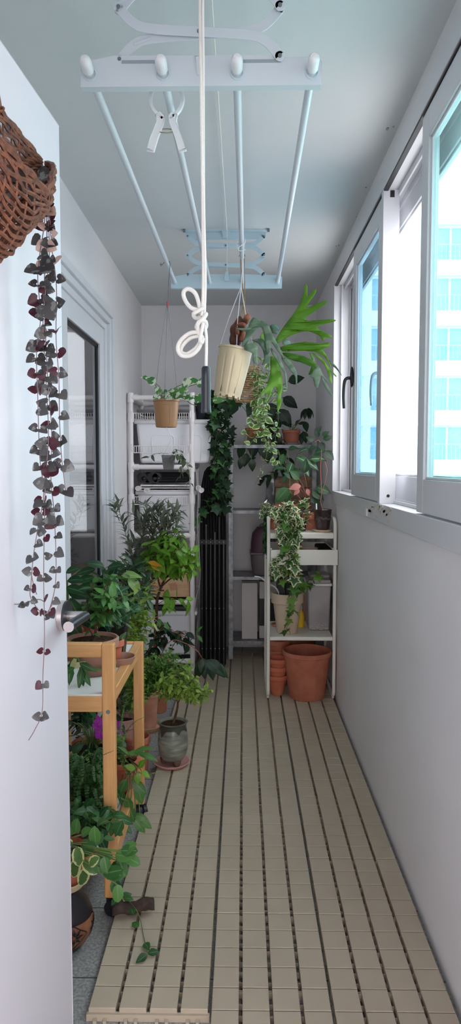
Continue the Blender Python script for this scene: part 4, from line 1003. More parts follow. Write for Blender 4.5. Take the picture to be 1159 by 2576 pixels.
# wine crate
M_CRATE = mat('pale_crate_wood', (214, 176, 138), .6, col2=(200, 158, 118), nscale=7, stretch=(.6, 6, 10))
M_STAMP = mat('burgundy_stamp_ink', (122, 42, 44), .8)
cx0, cx1 = xl + .05, xr - .022; cz0, cz1 = LV[3] + rp + .003, zP(1436); cyf = YP + .035
wc = thing('wine_crate', 'pale wooden wine crate with burgundy stamped lettering in the pipe rack', 'crate', ((cx0 + cx1) / 2, cyf + .15, cz0))
b = B(); t = .011
b.box((cx0, cyf, cz0), (cx1, cyf + t, cz1)); b.box((cx0, cyf + .3, cz0), (cx1, cyf + .3 + t, cz1)); b.box((cx0, cyf + t, cz0), (cx0 + t, cyf + .3, cz1)); b.box((cx1 - t, cyf + t, cz0), (cx1, cyf + .3, cz1)); b.box((cx0, cyf, cz0 - .0), (cx1, cyf + .3, cz0 + t))
cb = b.o('body', M_CRATE, wc, bev=.001)
def text(s, size, p, m, parent, rot=(PI / 2, 0, 0), align='CENTER', name='lettering', ext=.0004, sx=1.0):
    c = bpy.data.curves.new(name, 'FONT'); c.body = s; c.size = size; c.align_x = align; c.extrude = ext; c.materials.append(m)
    o = bpy.data.objects.new(name, c); COL.objects.link(o); o.parent = parent; o.rotation_euler = rot; o.location = V(p) - wloc(parent); 
    dg = bpy.context.evaluated_depsgraph_get(); dg.update(); me = bpy.data.meshes.new_from_object(o.evaluated_get(dg)); bpy.data.objects.remove(o)
    me.transform(Matrix.Diagonal((sx, 1, 1, 1))); o = bpy.data.objects.new(name, me); COL.objects.link(o); o.parent = parent; o.rotation_euler = rot; o.location = V(p) - wloc(parent); return o
cm = at(386, 1480, cyf).x; fy = cyf - .0006
text('The', .017, (cm, fy, zP(1470)), M_STAMP, wc); text('EXPERIENCES', .024, (cm, fy, zP(1482)), M_STAMP, wc, sx=.86); text('Old & New', .016, (cm, fy, zP(1499)), M_STAMP, wc)
b = B(); b.box((cm - .07, fy - .0004, zP(1490)), (cm + .07, fy + .0006, zP(1486)))
for s in (-1, 1): b.box((cm + s * .05 - .02, fy - .0004, zP(1469)), (cm + s * .05 + .02, fy + .0006, zP(1468)))
b.o('stamped_rule', M_STAMP, wc)
b = B(); M_STAMP2 = mat('faded_red_stamp', (176, 84, 84), .8); q = at(436, 1478, cyf)
for k in range(7):
    z = q.z + .022 - .007 * k; pts = [(q.x - .03 + .006 * i + k * .002, fy, z + .003 * math.sin(i * 2.3 + k) + .0012 * i) for i in range(9)]; b.tube(smooth(pts, 3), .0009, 4)
b.o('stamped_seal', M_STAMP2, wc)
# tall greyish pane bag / translucent sheet leaning at the rack's right side: folded laundry frame
b = B(); pts = [at(492, 1180, 4.55), at(498, 1240, 4.52), at(497, 1330, 4.5), at(503, 1420, 4.5), at(502, 1470, 4.5), at(494, 1500, 4.5), at(490, 1540, 4.5)]
tag(b.tube(smooth(pts, 5), .003, 6).o('power_cable', mat('grey_cable', (150, 150, 152), .5)), 'thin grey cable hanging down the right side of the pipe rack', 'cable')
# black round pot with the long ivy, on the big bin
YI = 4.68
M_NAVY = mat('glossy_navy_pot', (34, 40, 50), .2)
ip = thing('trailing_ivy', 'long dark green ivy trailing from a glossy navy pot on the upper white bin', 'potted plant', at(513, 1042, YI))
zi = zP(1055) + .004; ci = at(512, 1040, YI); ci.z = zi
pot(ip, ci, .058, .048, .105, M_NAVY, rim=0, soil=M_SOIL)
sb, lb, lb2 = B(), B(), B()
tp_ = ci + UP * .1
for l in ([(520, 990), (545, 985), (555, 1040), (545, 1090), (538, 1150), (548, 1210)], [(525, 995), (560, 1010), (570, 1060), (560, 1120), (565, 1190), (572, 1250), (550, 1280)], [(530, 1000), (552, 1030), (530, 1080), (545, 1130), (560, 1180), (540, 1240), (545, 1290)],
          [(530, 990), (565, 1020), (580, 1080), (575, 1140), (560, 1200), (570, 1260)], [(520, 1000), (540, 1060), (560, 1110), (540, 1160), (532, 1230), (520, 1270), (500, 1300), (488, 1310)], [(528, 1000), (555, 1090), (572, 1160), (555, 1250), (538, 1275)], [(530, 985), (575, 1000), (600, 1010), (615, 1005)], [(530, 1000), (540, 1120), (555, 1230), (572, 1275)], [(515, 1000), (538, 1020), (522, 1090)]):
    pts = [at(x, y, YI - .09 + R.uniform(-.06, .06) + (.05 if y < 1005 else 0)) for x, y in l]
    vine(sb, lb if R.random() < .45 else lb2, [tp_] + pts, .026, .05, .05, 'ivy', r=.0013, droop=.6, fold=.12, curl=.25, jl=.4, up=.0)
sb.o('stems', M_BARKG, ip); lb.o('foliage', G_DARK, ip); lb2.o('foliage', G_IVY, ip)
for q in range(26):
    pass
# ------------------------------------------------------------------ folded black canopy standing between the racks
M_CANV = mat('black_canvas', (26, 26, 29), .85, bump=.3, bscale=200)
M_STEELD = mat('dark_steel_tube', (33, 34, 37), .5, .3)
x0, x1 = at(503, 1500, 4.58).x, at(567, 1500, 4.58).x; yc0 = 4.62; zt = at(530, 1175, 4.58).z; zf_ = .0
fc = thing('folded_canopy', 'tall folded black canvas canopy frame standing upright between the two racks', 'canopy frame', ((x0 + x1) / 2, yc0 + .06, 0))
b = B(); n = 9
out = []
for i in range(n * 4 + 1):
    x = x0 + (x1 - x0) * i / (n * 4); out.append((x, yc0 + .012 * math.sin(i * PI / 2) - .02 * math.sin(PI * i / (n * 4))))
lv = [(zf_ + .02, 1.0, 0), (.3, 1.0, 0), (.62, 1.0, 0), (.8, 1.02, .0), (1.05, 1.0, 0), (zt - .12, .92, .01), (zt - .03, .7, .02), (zt, .45, .03)]
xm = (x0 + x1) / 2; vs = []; fs = []
for z, k, d in lv:
    vs += [(xm + (x - xm) * k, y + d, z) for x, y in out] + [(x1 + (xm - x1) * (1 - k), yc0 + .13 - d, z), (x0 + (xm - x0) * (1 - k), yc0 + .13 - d, z)]
m = len(out) + 2
for l in range(len(lv) - 1):
    for i in range(m): j = (i + 1) % m; fs.append((l * m + i, l * m + j, (l + 1) * m + j, (l + 1) * m + i))
fs += [tuple(range(m - 1, -1, -1)), tuple((len(lv) - 1) * m + i for i in range(m))]
b.add(vs, fs); b.o('canvas', M_CANV, fc, ang=1.2)
for i in range(6):
    x = x0 + .012 + (x1 - x0 - .024) * i / 5; b = B(); b.box((x - .005, yc0 - .034, .0), (x + .005, yc0 - .026, (.84, .95, .86, .9, 1.0, .85)[i])); b.o('frame_tube', M_BLACKP if i % 2 else M_STEELD, fc, bev=.001)
for z in (.135, .40, .835):
    for i in range(6): x = x0 + .012 + (x1 - x0 - .024) * i / 5; B().ell((x, yc0 - .035, z), .0035, .003, .0035, 8, 6).o('rivet', M_NICK, fc)
B().box((x0, yc0 - .03, .82), (x1 + .004, yc0 - .022, .85)).o('strap', M_BLACK, fc)
# ------------------------------------------------------------------ grey steel angle rack
YG, YGB = 4.82, 5.11
gr = thing('steel_rack', 'grey galvanised steel angle rack against the back wall with four shelves', 'rack', (.21, 5.0, 0))
gx0, gx1 = at(574, 1500, YG).x, at(792, 1200, YG).x + .012
zg = lambda y: at(640, y, YG).z
SZ = [zg(1119), zg(1284), zg(1451), zg(1613)]
for x, s in ((gx0, 1), (gx1, -1)):
    for y, q in ((YG, 1), (YGB, -1)):
        b = B(); b.box((x, y, 0) if s > 0 else (x - .032, y, 0), (x + .032, y + .002 * q + .0, SZ[0] + .02) if s > 0 else (x, y + .002 * q, SZ[0] + .02))
        b.box((x, min(y, y + .03 * q), 0) if s > 0 else (x - .002, min(y, y + .03 * q), 0), (x + .002, max(y, y + .03 * q), SZ[0] + .02) if s > 0 else (x, max(y, y + .03 * q), SZ[0] + .02))
        p_ = b.o('upright', M_GALV, gr)
for z in SZ:
    b = B(); b.box((gx0 + .002, YG + .002, z - .003), (gx1 - .002, YGB - .002, z)); b.box((gx0 + .002, YG + .001, z - .022), (gx1 - .002, YG + .004, z)); b.box((gx0 + .002, YGB - .004, z - .022), (gx1 - .002, YGB - .001, z)); b.o('shelf', M_GALV, gr)
# potted plants on the top shelf
def gpos(px, z, y): y -= .04; p = at(px, 1100, y); p.z = z; return p
def simple_plant(name, label, c, rt, rb, h, m, group=None, rim=.02, cat='potted plant', **k):
    t = thing(name, label, cat, c, group=group); pot(t, c, rt, rb, h, m, rim=rim, soil=M_SOIL, **k); return t
c = gpos(640, SZ[0] + .002, 5.0); t = simple_plant('potted_anthurium', 'broad dark-leaved plant in a terracotta pot on the steel rack top behind the cream-edged vine', c, .062, .046, .12, M_TERRA)
sb, lb = B(), B(); k0 = c + UP * .11
for (x, y, L_, dy, dx, dz) in ((598, 1010, .15, -.05, -.5, -.5), (568, 1005, .16, -.05, -.7, -.35), (640, 1010, .14, -.02, -.1, -.2), (672, 1015, .15, .0, .4, -.6), (700, 1030, .16, -.05, .5, -.7), (655, 1085, .15, -.12, .1, -.9), (640, 1100, .15, -.13, -.1, -.95), (665, 1110, .16, -.14, .15, -.9), (620, 1140, .10, -.14, -.2, -1), (712, 1000, .13, 0, .6, -.4), (725, 960, .12, 0, .6, .2), (690, 1090, .13, -.08, .3, -.9), (612, 1120, .1, -.15, -.4, -.9), (632, 1155, .09, -.15, .15, -.9), (610, 1150, .09, -.15, -.2, -.9)):
    e = at(x, y, 5.0 + dy); sb.tube(smooth([k0 + jit(.015), k0.lerp(e, .5) + UP * .07, e], 4), .0022, 5); lb.leaf(e, (dx, -.2, dz), V((0, -1, .35)) + jit(.25), L_, L_ * .62, 'ovate', .15, .3)
sb.o('stems', M_STEM, t); lb.o('foliage', G_DARK, t)
c = gpos(668, SZ[0] + .002, 5.07); t = simple_plant('potted_hoya', 'dark wax vine in a terracotta pot beside the broad-leaved plant on the steel rack top', c, .05, .04, .115, M_TERRA)
sb, lb = B(), B()
for l in ([(675, 1060), (700, 1080), (708, 1150), (690, 1190), (660, 1215)], [(672, 1060), (690, 1100), (700, 1180), (665, 1200), (650, 1222)], [(660, 1080), (640, 1160)], [(680, 1060), (705, 1100), (722, 1160), (716, 1195)], [(690, 1050), (716, 1080)]):
    vine(sb, lb, [c + UP * .11] + vp(l, 4.9, .05), .045, .085, .04, 'ovate', r=.0014, droop=.3, curl=.3, up=.1)
sb.o('stems', M_STEM, t); lb.o('foliage', G_DARK, t)
c = gpos(732, SZ[0] + .002, 4.97)
saucer(c, .066, .014, mat('stone_saucer', (176, 168, 158), .7), 'grey-beige saucer under the small terracotta pot on the steel rack top')
c = c + UP * .016; t = simple_plant('potted_umbrella_plant', 'drooping umbrella-leaved plant in a small terracotta pot on a saucer on the steel rack top', c, .06, .05, .085, M_TERRA)
sb, lb = B(), B(); k0 = c + UP * .075
for (x, y, n_) in ((768, 1028, 7), (776, 1026, 5)):
    e = at(x, y, 4.97); sb.tube(smooth([k0, at(752, 1060, 4.97), e], 4), .0024, 6)
    for i in range(n_): a = i * 2 * PI / n_; lb.leaf(e, (math.cos(a) * .75, math.sin(a) * .5, -.75), V((math.cos(a), -.6, .6)), .085, .036, 'lance', .15, .35)
for (x, y, L_, dx, dz) in ((722, 1065, .06, -.6, .1), (742, 1070, .06, .1, .3), (750, 1066, .06, .5, .1), (708, 1060, .06, -.8, .1), (762, 1085, .09, .3, -.9), (758, 1090, .08, 0, -.9), (765, 1060, .08, .3, -.9)):
    e = at(x, y, 4.93); sb.tube(smooth([k0, k0.lerp(e, .5) + UP * .02, e], 3), .0016, 5); lb.leaf(e, (dx, -.3, dz), V((0, -.7, .7)), L_, L_ * .6, 'ovate', .15, .3)
sb.o('stems', M_STEM, t); lb.o('foliage', G_DARK, t)
# trailing dark vine plant and brick-like blocks on the second shelf
M_COIR = mat('coir_brick', (178, 148, 122), .95, col2=(150, 118, 94), nscale=50, bump=1, bscale=120)
bx0, bx1 = at(690, 1200, 4.93).x, at(788, 1200, 4.93).x; bz = SZ[1] + .002; bh = (at(700, 1199, 4.93).z - bz) / 3
for k, w_ in enumerate(('bottom', 'middle', 'top')):
    b = B(); j = .003 * (k % 2); b.chamf((bx0 + j, 4.93 + j, bz + bh * k + .001), (bx1 + j, 5.06, bz + bh * (k + 1) - .001), .004)
    tag(b.o('coir_brick', M_COIR, bev=.004), 'brown coir brick on the steel rack, ' + w_ + ' of the stack of three', 'coir brick', 'coir bricks stacked on the steel rack')
m_film = glassmat('clear_film', (236, 236, 238), .12, .15)
b = B(); f = []
for i in range(9):
    for j in range(7): u, v = i / 8, j / 6; f.append((bx0 - .075 + .078 * u + .008 * math.sin(i * 2.2 + j), 4.92 + .02 * math.sin(i * 1.7 + j * 2.1), bz + .003 + (.30 * u ** .7 + .02) * v))
b.add(f, [(i * 7 + j, i * 7 + j + 1, i * 7 + j + 8, i * 7 + j + 7) for i in range(8) for j in range(6)]); tag(b.o('plastic_film', m_film, solid=.0004), 'crumpled clear plastic film beside the coir bricks on the steel rack', 'plastic film')
# pet carrier on the third shelf
M_BURG = mat('burgundy_plastic', (84, 56, 68), .5); M_TAUPE = mat('taupe_plastic', (116, 108, 110), .5)
c0 = at(672, 1448, 4.9); cz = SZ[2] + .002; cw = .115; ch = at(640, 1329, 4.9).z - cz
pc_ = thing('pet_carrier', 'burgundy and taupe plastic pet carrier on the third shelf of the steel rack', 'pet carrier', (c0.x, 4.99, cz))
def shell(z0, z1, p, m, name, top):
    b = B(); n = 28; vs = []; fs = []
    L_ = [(0, p[0]), (.35, p[1]), (.75, p[2]), (1, p[3])]
    for t, k in L_:
        for i in range(n):
            a = 2 * PI * i / n; ca, sa = math.cos(a), math.sin(a); q = (abs(ca) ** 5 + abs(sa) ** 5) ** -.2
            vs.append((c0.x + cw * k * ca * q, 4.99 + .115 * k * sa * q, z0 + (z1 - z0) * t))
    for l in range(3):
        for i in range(n): j = (i + 1) % n; fs.append((l * n + i, l * n + j, (l + 1) * n + j, (l + 1) * n + i))
    fs += [tuple(range(n - 1, -1, -1)), tuple(3 * n + i for i in range(n))]
    return b.add(vs, fs).o(name, m, pc_)
shell(cz, cz + ch * .45, (.86, .95, 1, 1), M_TAUPE, 'base_shell', 0); tpS = shell(cz + ch * .47, cz + ch, (1, .98, .9, .62), M_BURG, 'top_shell', 1)
B().box((c0.x - cw - .006, 4.868, cz + ch * .44), (c0.x + cw + .006, 5.112, cz + ch * .48)).o('rim', M_TAUPE, pc_, bev=.004)
b = B()
for i in range(4): x = c0.x - .02 + i * .022; b.box((x - .004, 4.874, cz + ch * .6), (x + .004, 4.9, cz + ch * .8))
b.o('vent_slot', M_BLACK, tpS)
b = B(); b.tube(smooth([(c0.x - .05, 4.99, cz + ch), (c0.x - .04, 4.99, cz + ch + .02), (c0.x + .04, 4.99, cz + ch + .02), (c0.x + .05, 4.99, cz + ch)], 4), .006, 8); b.o('handle', M_TAUPE, pc_)
# cartons on the bottom shelf
M_CARD = mat('white_card', (214, 208, 206), .7)
z = SZ[3] + .002
x0, x1 = at(608, 1550, 4.88).x, at(647, 1550, 4.88).x; b = B(); b.box((x0, 4.87, z), (x1, 5.1, at(620, 1466, 4.88).z))
t = thing('carton', 'tall narrow white carton standing open-topped on the bottom shelf of the steel rack', 'box', ((x0 + x1) / 2, 4.98, z)); b.o('body', M_CARD, t, bev=.002)
b = B(); zz = at(620, 1466, 4.88).z; b.box((x0 + .002, 4.872, zz), (x1 - .002, 5.098, zz + .016)); b.o('dark_insert', M_BLACKP, t)
x0, x1 = at(652, 1550, 4.9).x, at(668, 1550, 4.9).x + .09; zt = at(655, 1463, 4.9).z
t = thing('carton', 'white carton with a broad black band beside the narrow carton on the steel rack', 'box', ((x0 + x1) / 2, 4.98, z)); B().box((x0, 4.9, z), (x1, 5.1, zt)).o('body', M_CARD, t, bev=.002)
B().box((x0 - .0006, 4.8994, z + (zt - z) * .22), (x1 + .0006, 5.1006, z + (zt - z) * .7)).o('black_band', M_BLACKP, t)
def a4(x, y, Y): return at(x, y, Y + -0.065)
def v4(l, Y, j=.0): return vp(l, Y + -0.065, j)
# ------------------------------------------------------------------ white metal trolley by the right wall
T0, T1 = 3.985, 4.41
tx0, tx1 = .147, .520
tr = thing('metal_trolley', 'cream white metal shelf trolley with a drawer standing against the right wall', 'trolley', ((tx0 + tx1) / 2, (T0 + T1) / 2, 0))
zt = at(760, 1306, T0).z; rc = .045
def arc(cy, cz, a0, a1, x): return [(x, cy + rc * math.cos(a0 + (a1 - a0) * i / 6), cz + rc * math.sin(a0 + (a1 - a0) * i / 6)) for i in range(7)]
for x in (tx0, tx1):
    b = B(); zb = .012
    b.tube(arc(T0 + rc, zb + rc, PI, 1.5 * PI, x) + arc(T1 - rc, zb + rc, 1.5 * PI, 2 * PI, x) + arc(T1 - rc, zt - rc, 0, .5 * PI, x) + arc(T0 + rc, zt - rc, .5 * PI, PI, x), .0098, 12, closed=True)
    b.cyl((x, T0 + .03, .0), (x, T0 + .03, .008), .008, 10); b.cyl((x, T1 - .03, .0), (x, T1 - .03, .008), .008, 10)
    b.o('side_frame', M_CREAM, tr)
zt1, zt2 = at(760, 1341, T0).z, at(760, 1602, T0).z
for z, h in ((zt1, .032), (zt2, .022)):
    b = B(); b.box((tx0 + .008, T0 - .004, z - h), (tx1 - .008, T1 - .012, z)); b.o('shelf', M_CREAM, tr, bev=.004)
dz0, dz1 = at(760, 1420, T0).z, at(760, 1382, T0).z
b = B(); dx0, dx1 = tx0 + .012, tx1 + .013; q = .002; DZB = dz0 + .004
b.box((dx0, T0 - .025, dz0), (dx1, T0 - .022, dz1)); b.box((dx0 + .002, T0 - .022, dz0 + .006), (dx0 + .004, T1 - .03, dz1)); b.box((dx1 - .004, T0 - .022, dz0 + .006), (dx1 - .002, T1 - .03, dz1)); b.box((dx0 + .004, T1 - .033, dz0 + .006), (dx1 - .004, T1 - .03, dz1)); b.box((dx0 + .004, T0 - .022, DZB), (dx1 - .004, T1 - .033, DZB + .003))
dr = b.o('drawer', M_CREAM, tr, bev=.001)
for x in (tx0 + .014, tx1 - .014): b = B(); b.bar((x, T0 - .01, dz1 + .004), (x, T1 - .03, dz1 + .004), .008, .006); b.o('drawer_rail', M_CREAM, tr)
ZT = zt1 + .001; ZL = zt2 + .001
def on(px, y, z): p = a4(px, 1300, y); p.z = z; return p
def potonly(name, label, c, rt, rb, h, m, cat='flower pot', rim=.02, group=None, n=44, inner=None, soil=None):
    t = thing(name, label, cat, c, group=group); pot(t, c, rt, rb, h, m, rim=rim, n=n, soil=soil, fill=.8); return t
# --- on top
c = on(711, 4.17, ZT); M_BLUSH = mat('blush_clay', (222, 172, 150), .75, col2=(206, 152, 130), nscale=16)
t = thing('potted_ivy', 'cream-and-green variegated ivy cascading from a blush clay pot on the metal trolley top', 'potted plant', c); pot(t, c, .048, .036, .088, M_BLUSH, soil=M_SOIL, rim=.022)
sb, lb, l2 = B(), B(), B(); k0 = c + UP * .085
for l in ([(722, 1290), (728, 1320), (735, 1350), (722, 1380)], [(728, 1285), (748, 1300), (745, 1340), (738, 1390), (742, 1440)], [(715, 1290), (720, 1320), (716, 1350), (740, 1400), (748, 1450), (752, 1490)], [(720, 1285), (742, 1310), (735, 1350), (712, 1390), (690, 1420), (700, 1445)], [(725, 1290), (738, 1340), (728, 1400), (715, 1450)],
          [(712, 1280), (700, 1275), (692, 1290), (705, 1330)], [(720, 1275), (735, 1270), (742, 1290)], [(706, 1280), (702, 1300), (706, 1340), (710, 1370)], [(728, 1292), (748, 1330), (742, 1375), (728, 1420), (745, 1460), (765, 1475), (790, 1455), (806, 1432)], [(715, 1290), (728, 1360), (740, 1420), (760, 1470), (775, 1475)], [(725, 1290), (720, 1340), (735, 1370)], [(720, 1420), (700, 1430), (690, 1450), (712, 1460)], [(722, 1410), (738, 1440), (742, 1475)]):
    hi = l[0][1] < 1300
    vine(sb, lb if R.random() < .55 else l2, ([k0] if hi else []) + v4(l, 4.0, .035), .0125 if hi else .016, .044, .044, 'ivy', r=.0013, droop=.55, fold=.15, curl=.3, jl=.45, up=.0)
vine(sb, l2, v4([(742, 1465), (738, 1490), (730, 1510), (736, 1535), (724, 1562), (720, 1594)], 3.98, .01), .022, .046, .046, 'ivy', r=.0013, droop=.5, fold=.15, curl=.3, up=.0)
sb.o('stems', M_BARKR, t); lb.o('foliage', G_IVYV, t); l2.o('foliage', G_IVYM, t)
c = on(684, 4.3, ZT); t = simple_plant('potted_string_plant', 'pot of cream-flecked foliage with a long dense dark tail hanging off the trolley edge', c, .046, .036, .075, M_TERRA)
sb, lb, l2 = B(), B(), B(); k0 = c + UP * .075
for i in range(9): vine(sb, lb, [k0] + v4([(676 + R.uniform(-8, 10), 1290), (668 + R.uniform(-7, 14), 1262 + R.uniform(0, 30)), (668 + R.uniform(-8, 14), 1300)], 4.2, .03), .014, .034, .026, 'ivy', r=.001, droop=.3, curl=.3)
for i in range(7): vine(sb, l2, [k0] + v4([(672, 1285), (668 + R.uniform(-4, 4), 1320), (668 + R.uniform(-5, 5), 1360), (668 + R.uniform(-4, 4), 1396 + R.uniform(-14, 6))], 4.18, .02), .009, .026, .012, 'lance', r=.001, droop=.7, curl=.5)
sb.o('stems', M_STEM, t); lb.o('foliage', G_IVYV, t); l2.o('tail_foliage', G_DEEP, t, label='dark dense trailing tail')
c = on(762, 4.16, ZT); t = simple_plant('potted_spiral_ivy', 'small black pot with an upright curl of cream ivy on the metal trolley top', c, .022, .016, .055, M_BLACKP, rim=0)
sb, lb, l2 = B(), B(), B()
vine(sb, lb, [c + UP * .05] + v4([(768, 1310), (772, 1290), (768, 1270), (762, 1258)], 4.13), .009, .04, .04, 'ivy', r=.0014, droop=.1, curl=.3)
vine(sb, lb, [c + UP * .05] + v4([(752, 1318), (742, 1330), (738, 1345)], 4.1), .011, .036, .036, 'ivy', r=.0014, droop=.4, curl=.3)
for i in range(26):
    a = R.uniform(0, 6.28); l2.leaf(a4(762, 1272, 4.15), (math.cos(a), math.sin(a) * .6, R.uniform(-.5, .9)), (0, -1, .4), .04, .008, 'lance', .1, .4)
sb.o('stems', M_STEM, t); lb.o('foliage', G_IVYV, t); l2.o('spiky_foliage', G_MID, t, label='narrow green spiky leaves')
# drip-glazed dark pot with the red-stemmed plant
M_GLAZE = mat('dark_brown_glaze', (44, 30, 32), .15, col2=(66, 44, 46), nscale=8, spec=.8); M_DRIP = mat('purple_drip_glaze', (96, 82, 92), .2, col2=(70, 56, 64), nscale=20)
c = on(811, 4.15, ZT)
saucer(c, .0575, .010, mat('beige_saucer', (224, 204, 180), .6), 'round beige saucer under the dark glazed pot on the metal trolley')
c = c + UP * .012; t = thing('glazed_pot_plant', 'red-stemmed plant in a dark brown drip-glazed pot on a beige saucer by the window', 'potted plant', c)
hx = lambda a, z: 1 / max(math.cos(((a + .26) % (PI / 4)) - PI / 8), .93) * .985
hp_ = a4(811, 1281, 4.15).z - c.z
B().lathe(c, [(.02, 0), (.036, 0), (.038, .004), (.0495, hp_ - .006), (.0505, hp_ - .002), (.049, hp_), (.045, hp_), (.044, hp_ - .008), (.034, .01), (.001, .01)], 64, hx).o('pot', M_GLAZE, t)
b = B(); ro = lambda z: (.038 + (.0115) * (z - .004) / (hp_ - .01)) * .999 + .0008
n = 64; vs = []; fs = []
for i in range(n):
    a = 2 * PI * i / n; zlo = hp_ * (.46 + .07 * abs(math.sin(a * 4)) + .03 * math.sin(a * 3 + 1))
    for z in (zlo, zlo + .006, zlo + .012):
        r = ro(z) * hx(a, z) + (.0006 if z == zlo + .006 else 0); vs.append((c.x + r * math.cos(a), c.y + r * math.sin(a), c.z + z))
for i in range(n):
    j = (i + 1) % n
    for k in range(2): fs.append((i * 3 + k, j * 3 + k, j * 3 + k + 1, i * 3 + k + 1))
b.add(vs, fs).o('glaze_drip', M_DRIP, t)
B().lathe(c + UP * (hp_ - .008), [(.001, .003), (.0435, 0)], 24).o('soil', M_SOIL, t)
b = B(); p = a4(796, 1282, 4.13); p.z = c.z + hp_; b.add([p + V(q) for q in ((-.004, 0, -.01), (.004, 0, -.01), (.004, .002, -.01), (-.004, .002, -.01), (-.005, 0, .034), (.002, 0, .034), (.002, .002, .034), (-.005, .002, .034))], [(0, 3, 2, 1), (4, 5, 6, 7), (0, 1, 5, 4), (1, 2, 6, 5), (2, 3, 7, 6), (3, 0, 4, 7)]); b.o('plant_label', M_BOARD, t)
sb, lb = B(), B(); kk = c + UP * (hp_ - .005)
sb.tube(smooth([kk] + v4([(806, 1262), (808, 1240), (806, 1180), (808, 1130), (802, 1108), (792, 1112)], 4.15), 6), .0032, 7, rf=lambda u: 1 - .6 * u)
sb.tube(smooth(v4([(808, 1240), (818, 1210), (822, 1180), (816, 1160)], 4.15), 5), .0018, 6)
for (x, y, L_, dx, dz) in ((800, 1100, .055, -.3, .7), (794, 1088, .05, .5, .6), (818, 1134, .075, .5, -.5), (806, 1112, .06, .3, -.8), (795, 1120, .055, -.7, -.4), (812, 1105, .06, .9, .3), (788, 1108, .05, -.8, .4), (810, 1096, .05, .7, .5)):
    lb.leaf(a4(x, y, 4.13), (dx, -.3, dz), V((0, -1, .3)) + jit(.3), L_, L_ * .62, 'ovate', .15, .25)
sb.o('stems', M_BARKR, t); lb.o('foliage', G_DARK, t)
# terracotta behind with the arrowhead and the striped plant
c = on(780, 4.29, ZT); t = simple_plant('potted_arrowhead', 'pink-leaved arrowhead plant in a terracotta pot behind the dark glazed pot', c, .046, .038, .098, M_TERRA, rim=.04)
sb, lb, l2 = B(), B(), B(); k0 = c + UP * .09
for (x, y, L_, dx, dz, g) in ((756, 1222, .075, -.95, -.15, 2), (752, 1230, .05, -.5, -.6, 2), (772, 1230, .045, .2, -.7, 2), (724, 1228, .12, -.5, -.5, 1), (764, 1190, .09, .1, .8, 1), (752, 1205, .08, -.4, .4, 1), (785, 1235, .09, .6, -.4, 1), (795, 1225, .10, .6, -.2, 1), (738, 1200, .07, -.6, .3, 1), (782, 1250, .07, .5, -.5, 1), (792, 1245, .07, .5, -.7, 1), (730, 1240, .08, -.4, -.6, 1)):
    e = a4(x, y, 4.22); sb.tube(smooth([k0, k0.lerp(e, .6) + UP * .03, e], 4), .0018, 5); (l2 if g == 2 else lb).leaf(e, (dx, -.25, dz), V((0, -1, .4)) + jit(.2), L_, L_ * .6, 'ovate', .2, .3)
sb.o('stems', M_BARKR, t); lb.o('foliage', G_DEEP, t); l2.o('pink_foliage', G_PINK, t, label='pink leaves')
c = on(722, 4.37, ZT); t = thing('window_box', 'terracotta oblong planter behind the ivy pot on the metal trolley holding a striped-leaved plant', 'potted plant', c)
b = B(); w_, d_, h_2 = .075, .045, .14; sqq = lambda a_, z, k=1: [(c.x + x * w_ * a_ * k, c.y + y * d_ * a_ * k, c.z + z) for x, y in ((-1, -1), (1, -1), (1, 1), (-1, 1))]
L4 = sqq(.85, 0) + sqq(.98, h_2 - .03) + sqq(1.04, h_2 - .028) + sqq(1.06, h_2) + sqq(.95, h_2) + sqq(.92, h_2 - .02)
b.add(L4, [(0, 3, 2, 1)] + [(4 * l + i, 4 * l + (i + 1) % 4, 4 * l + 4 + (i + 1) % 4, 4 * l + 4 + i) for l in range(5) for i in range(4)] + [(20, 21, 22, 23)]); b.o('pot', M_TERRA, t, bev=.004)
sb, lb, l2 = B(), B(), B(); k0 = c + UP * (h_2 - .02)
B().cyl(k0 + V((.02, 0, 0)), a4(727, 1180, 4.33), .004, 8).o('moss_pole', M_JUTE, t)
for (x, y, L_, dx, dz, g) in ((745, 1150, .11, .6, -.2, 2), (768, 1160, .10, .8, -.4, 2), (735, 1165, .09, -.3, -.6, 2), (780, 1155, .09, .8, .1, 2), (750, 1140, .09, .2, .2, 2), (760, 1172, .08, .5, -.6, 2), (700, 1135, .07, -.6, .2, 1), (712, 1142, .08, -.2, -.7, 1), (725, 1130, .07, .3, .1, 1), (715, 1178, .08, -.6, .1, 1), (732, 1182, .07, .7, -.1, 1), (790, 1140, .08, .8, .3, 1), (800, 1150, .06, .7, -.2, 1), (720, 1195, .06, -.3, -.7, 1), (738, 1190, .05, .3, -.5, 1)):
    e = a4(x, y, 4.3); sb.tube(smooth([k0, a4(735, 1210, 4.34), k0.lerp(e, .8) + UP * .03, e], 4), .0016, 5); (l2 if g == 2 else lb).leaf(e, (dx, -.35, dz), V((0, -.8, .6)) + jit(.2), L_, L_ * .5, 'ovate', .2, .3)
sb.o('stems', M_STEM, t); lb.o('foliage', G_DEEP, t); l2.o('striped_foliage', leafmat('striped_leaf', (60, 100, 66), (84, 124, 84), edge=(64, 104, 70), veins=(206, 214, 196), ethr=.5, rough=.25), t, label='silver-striped leaves')
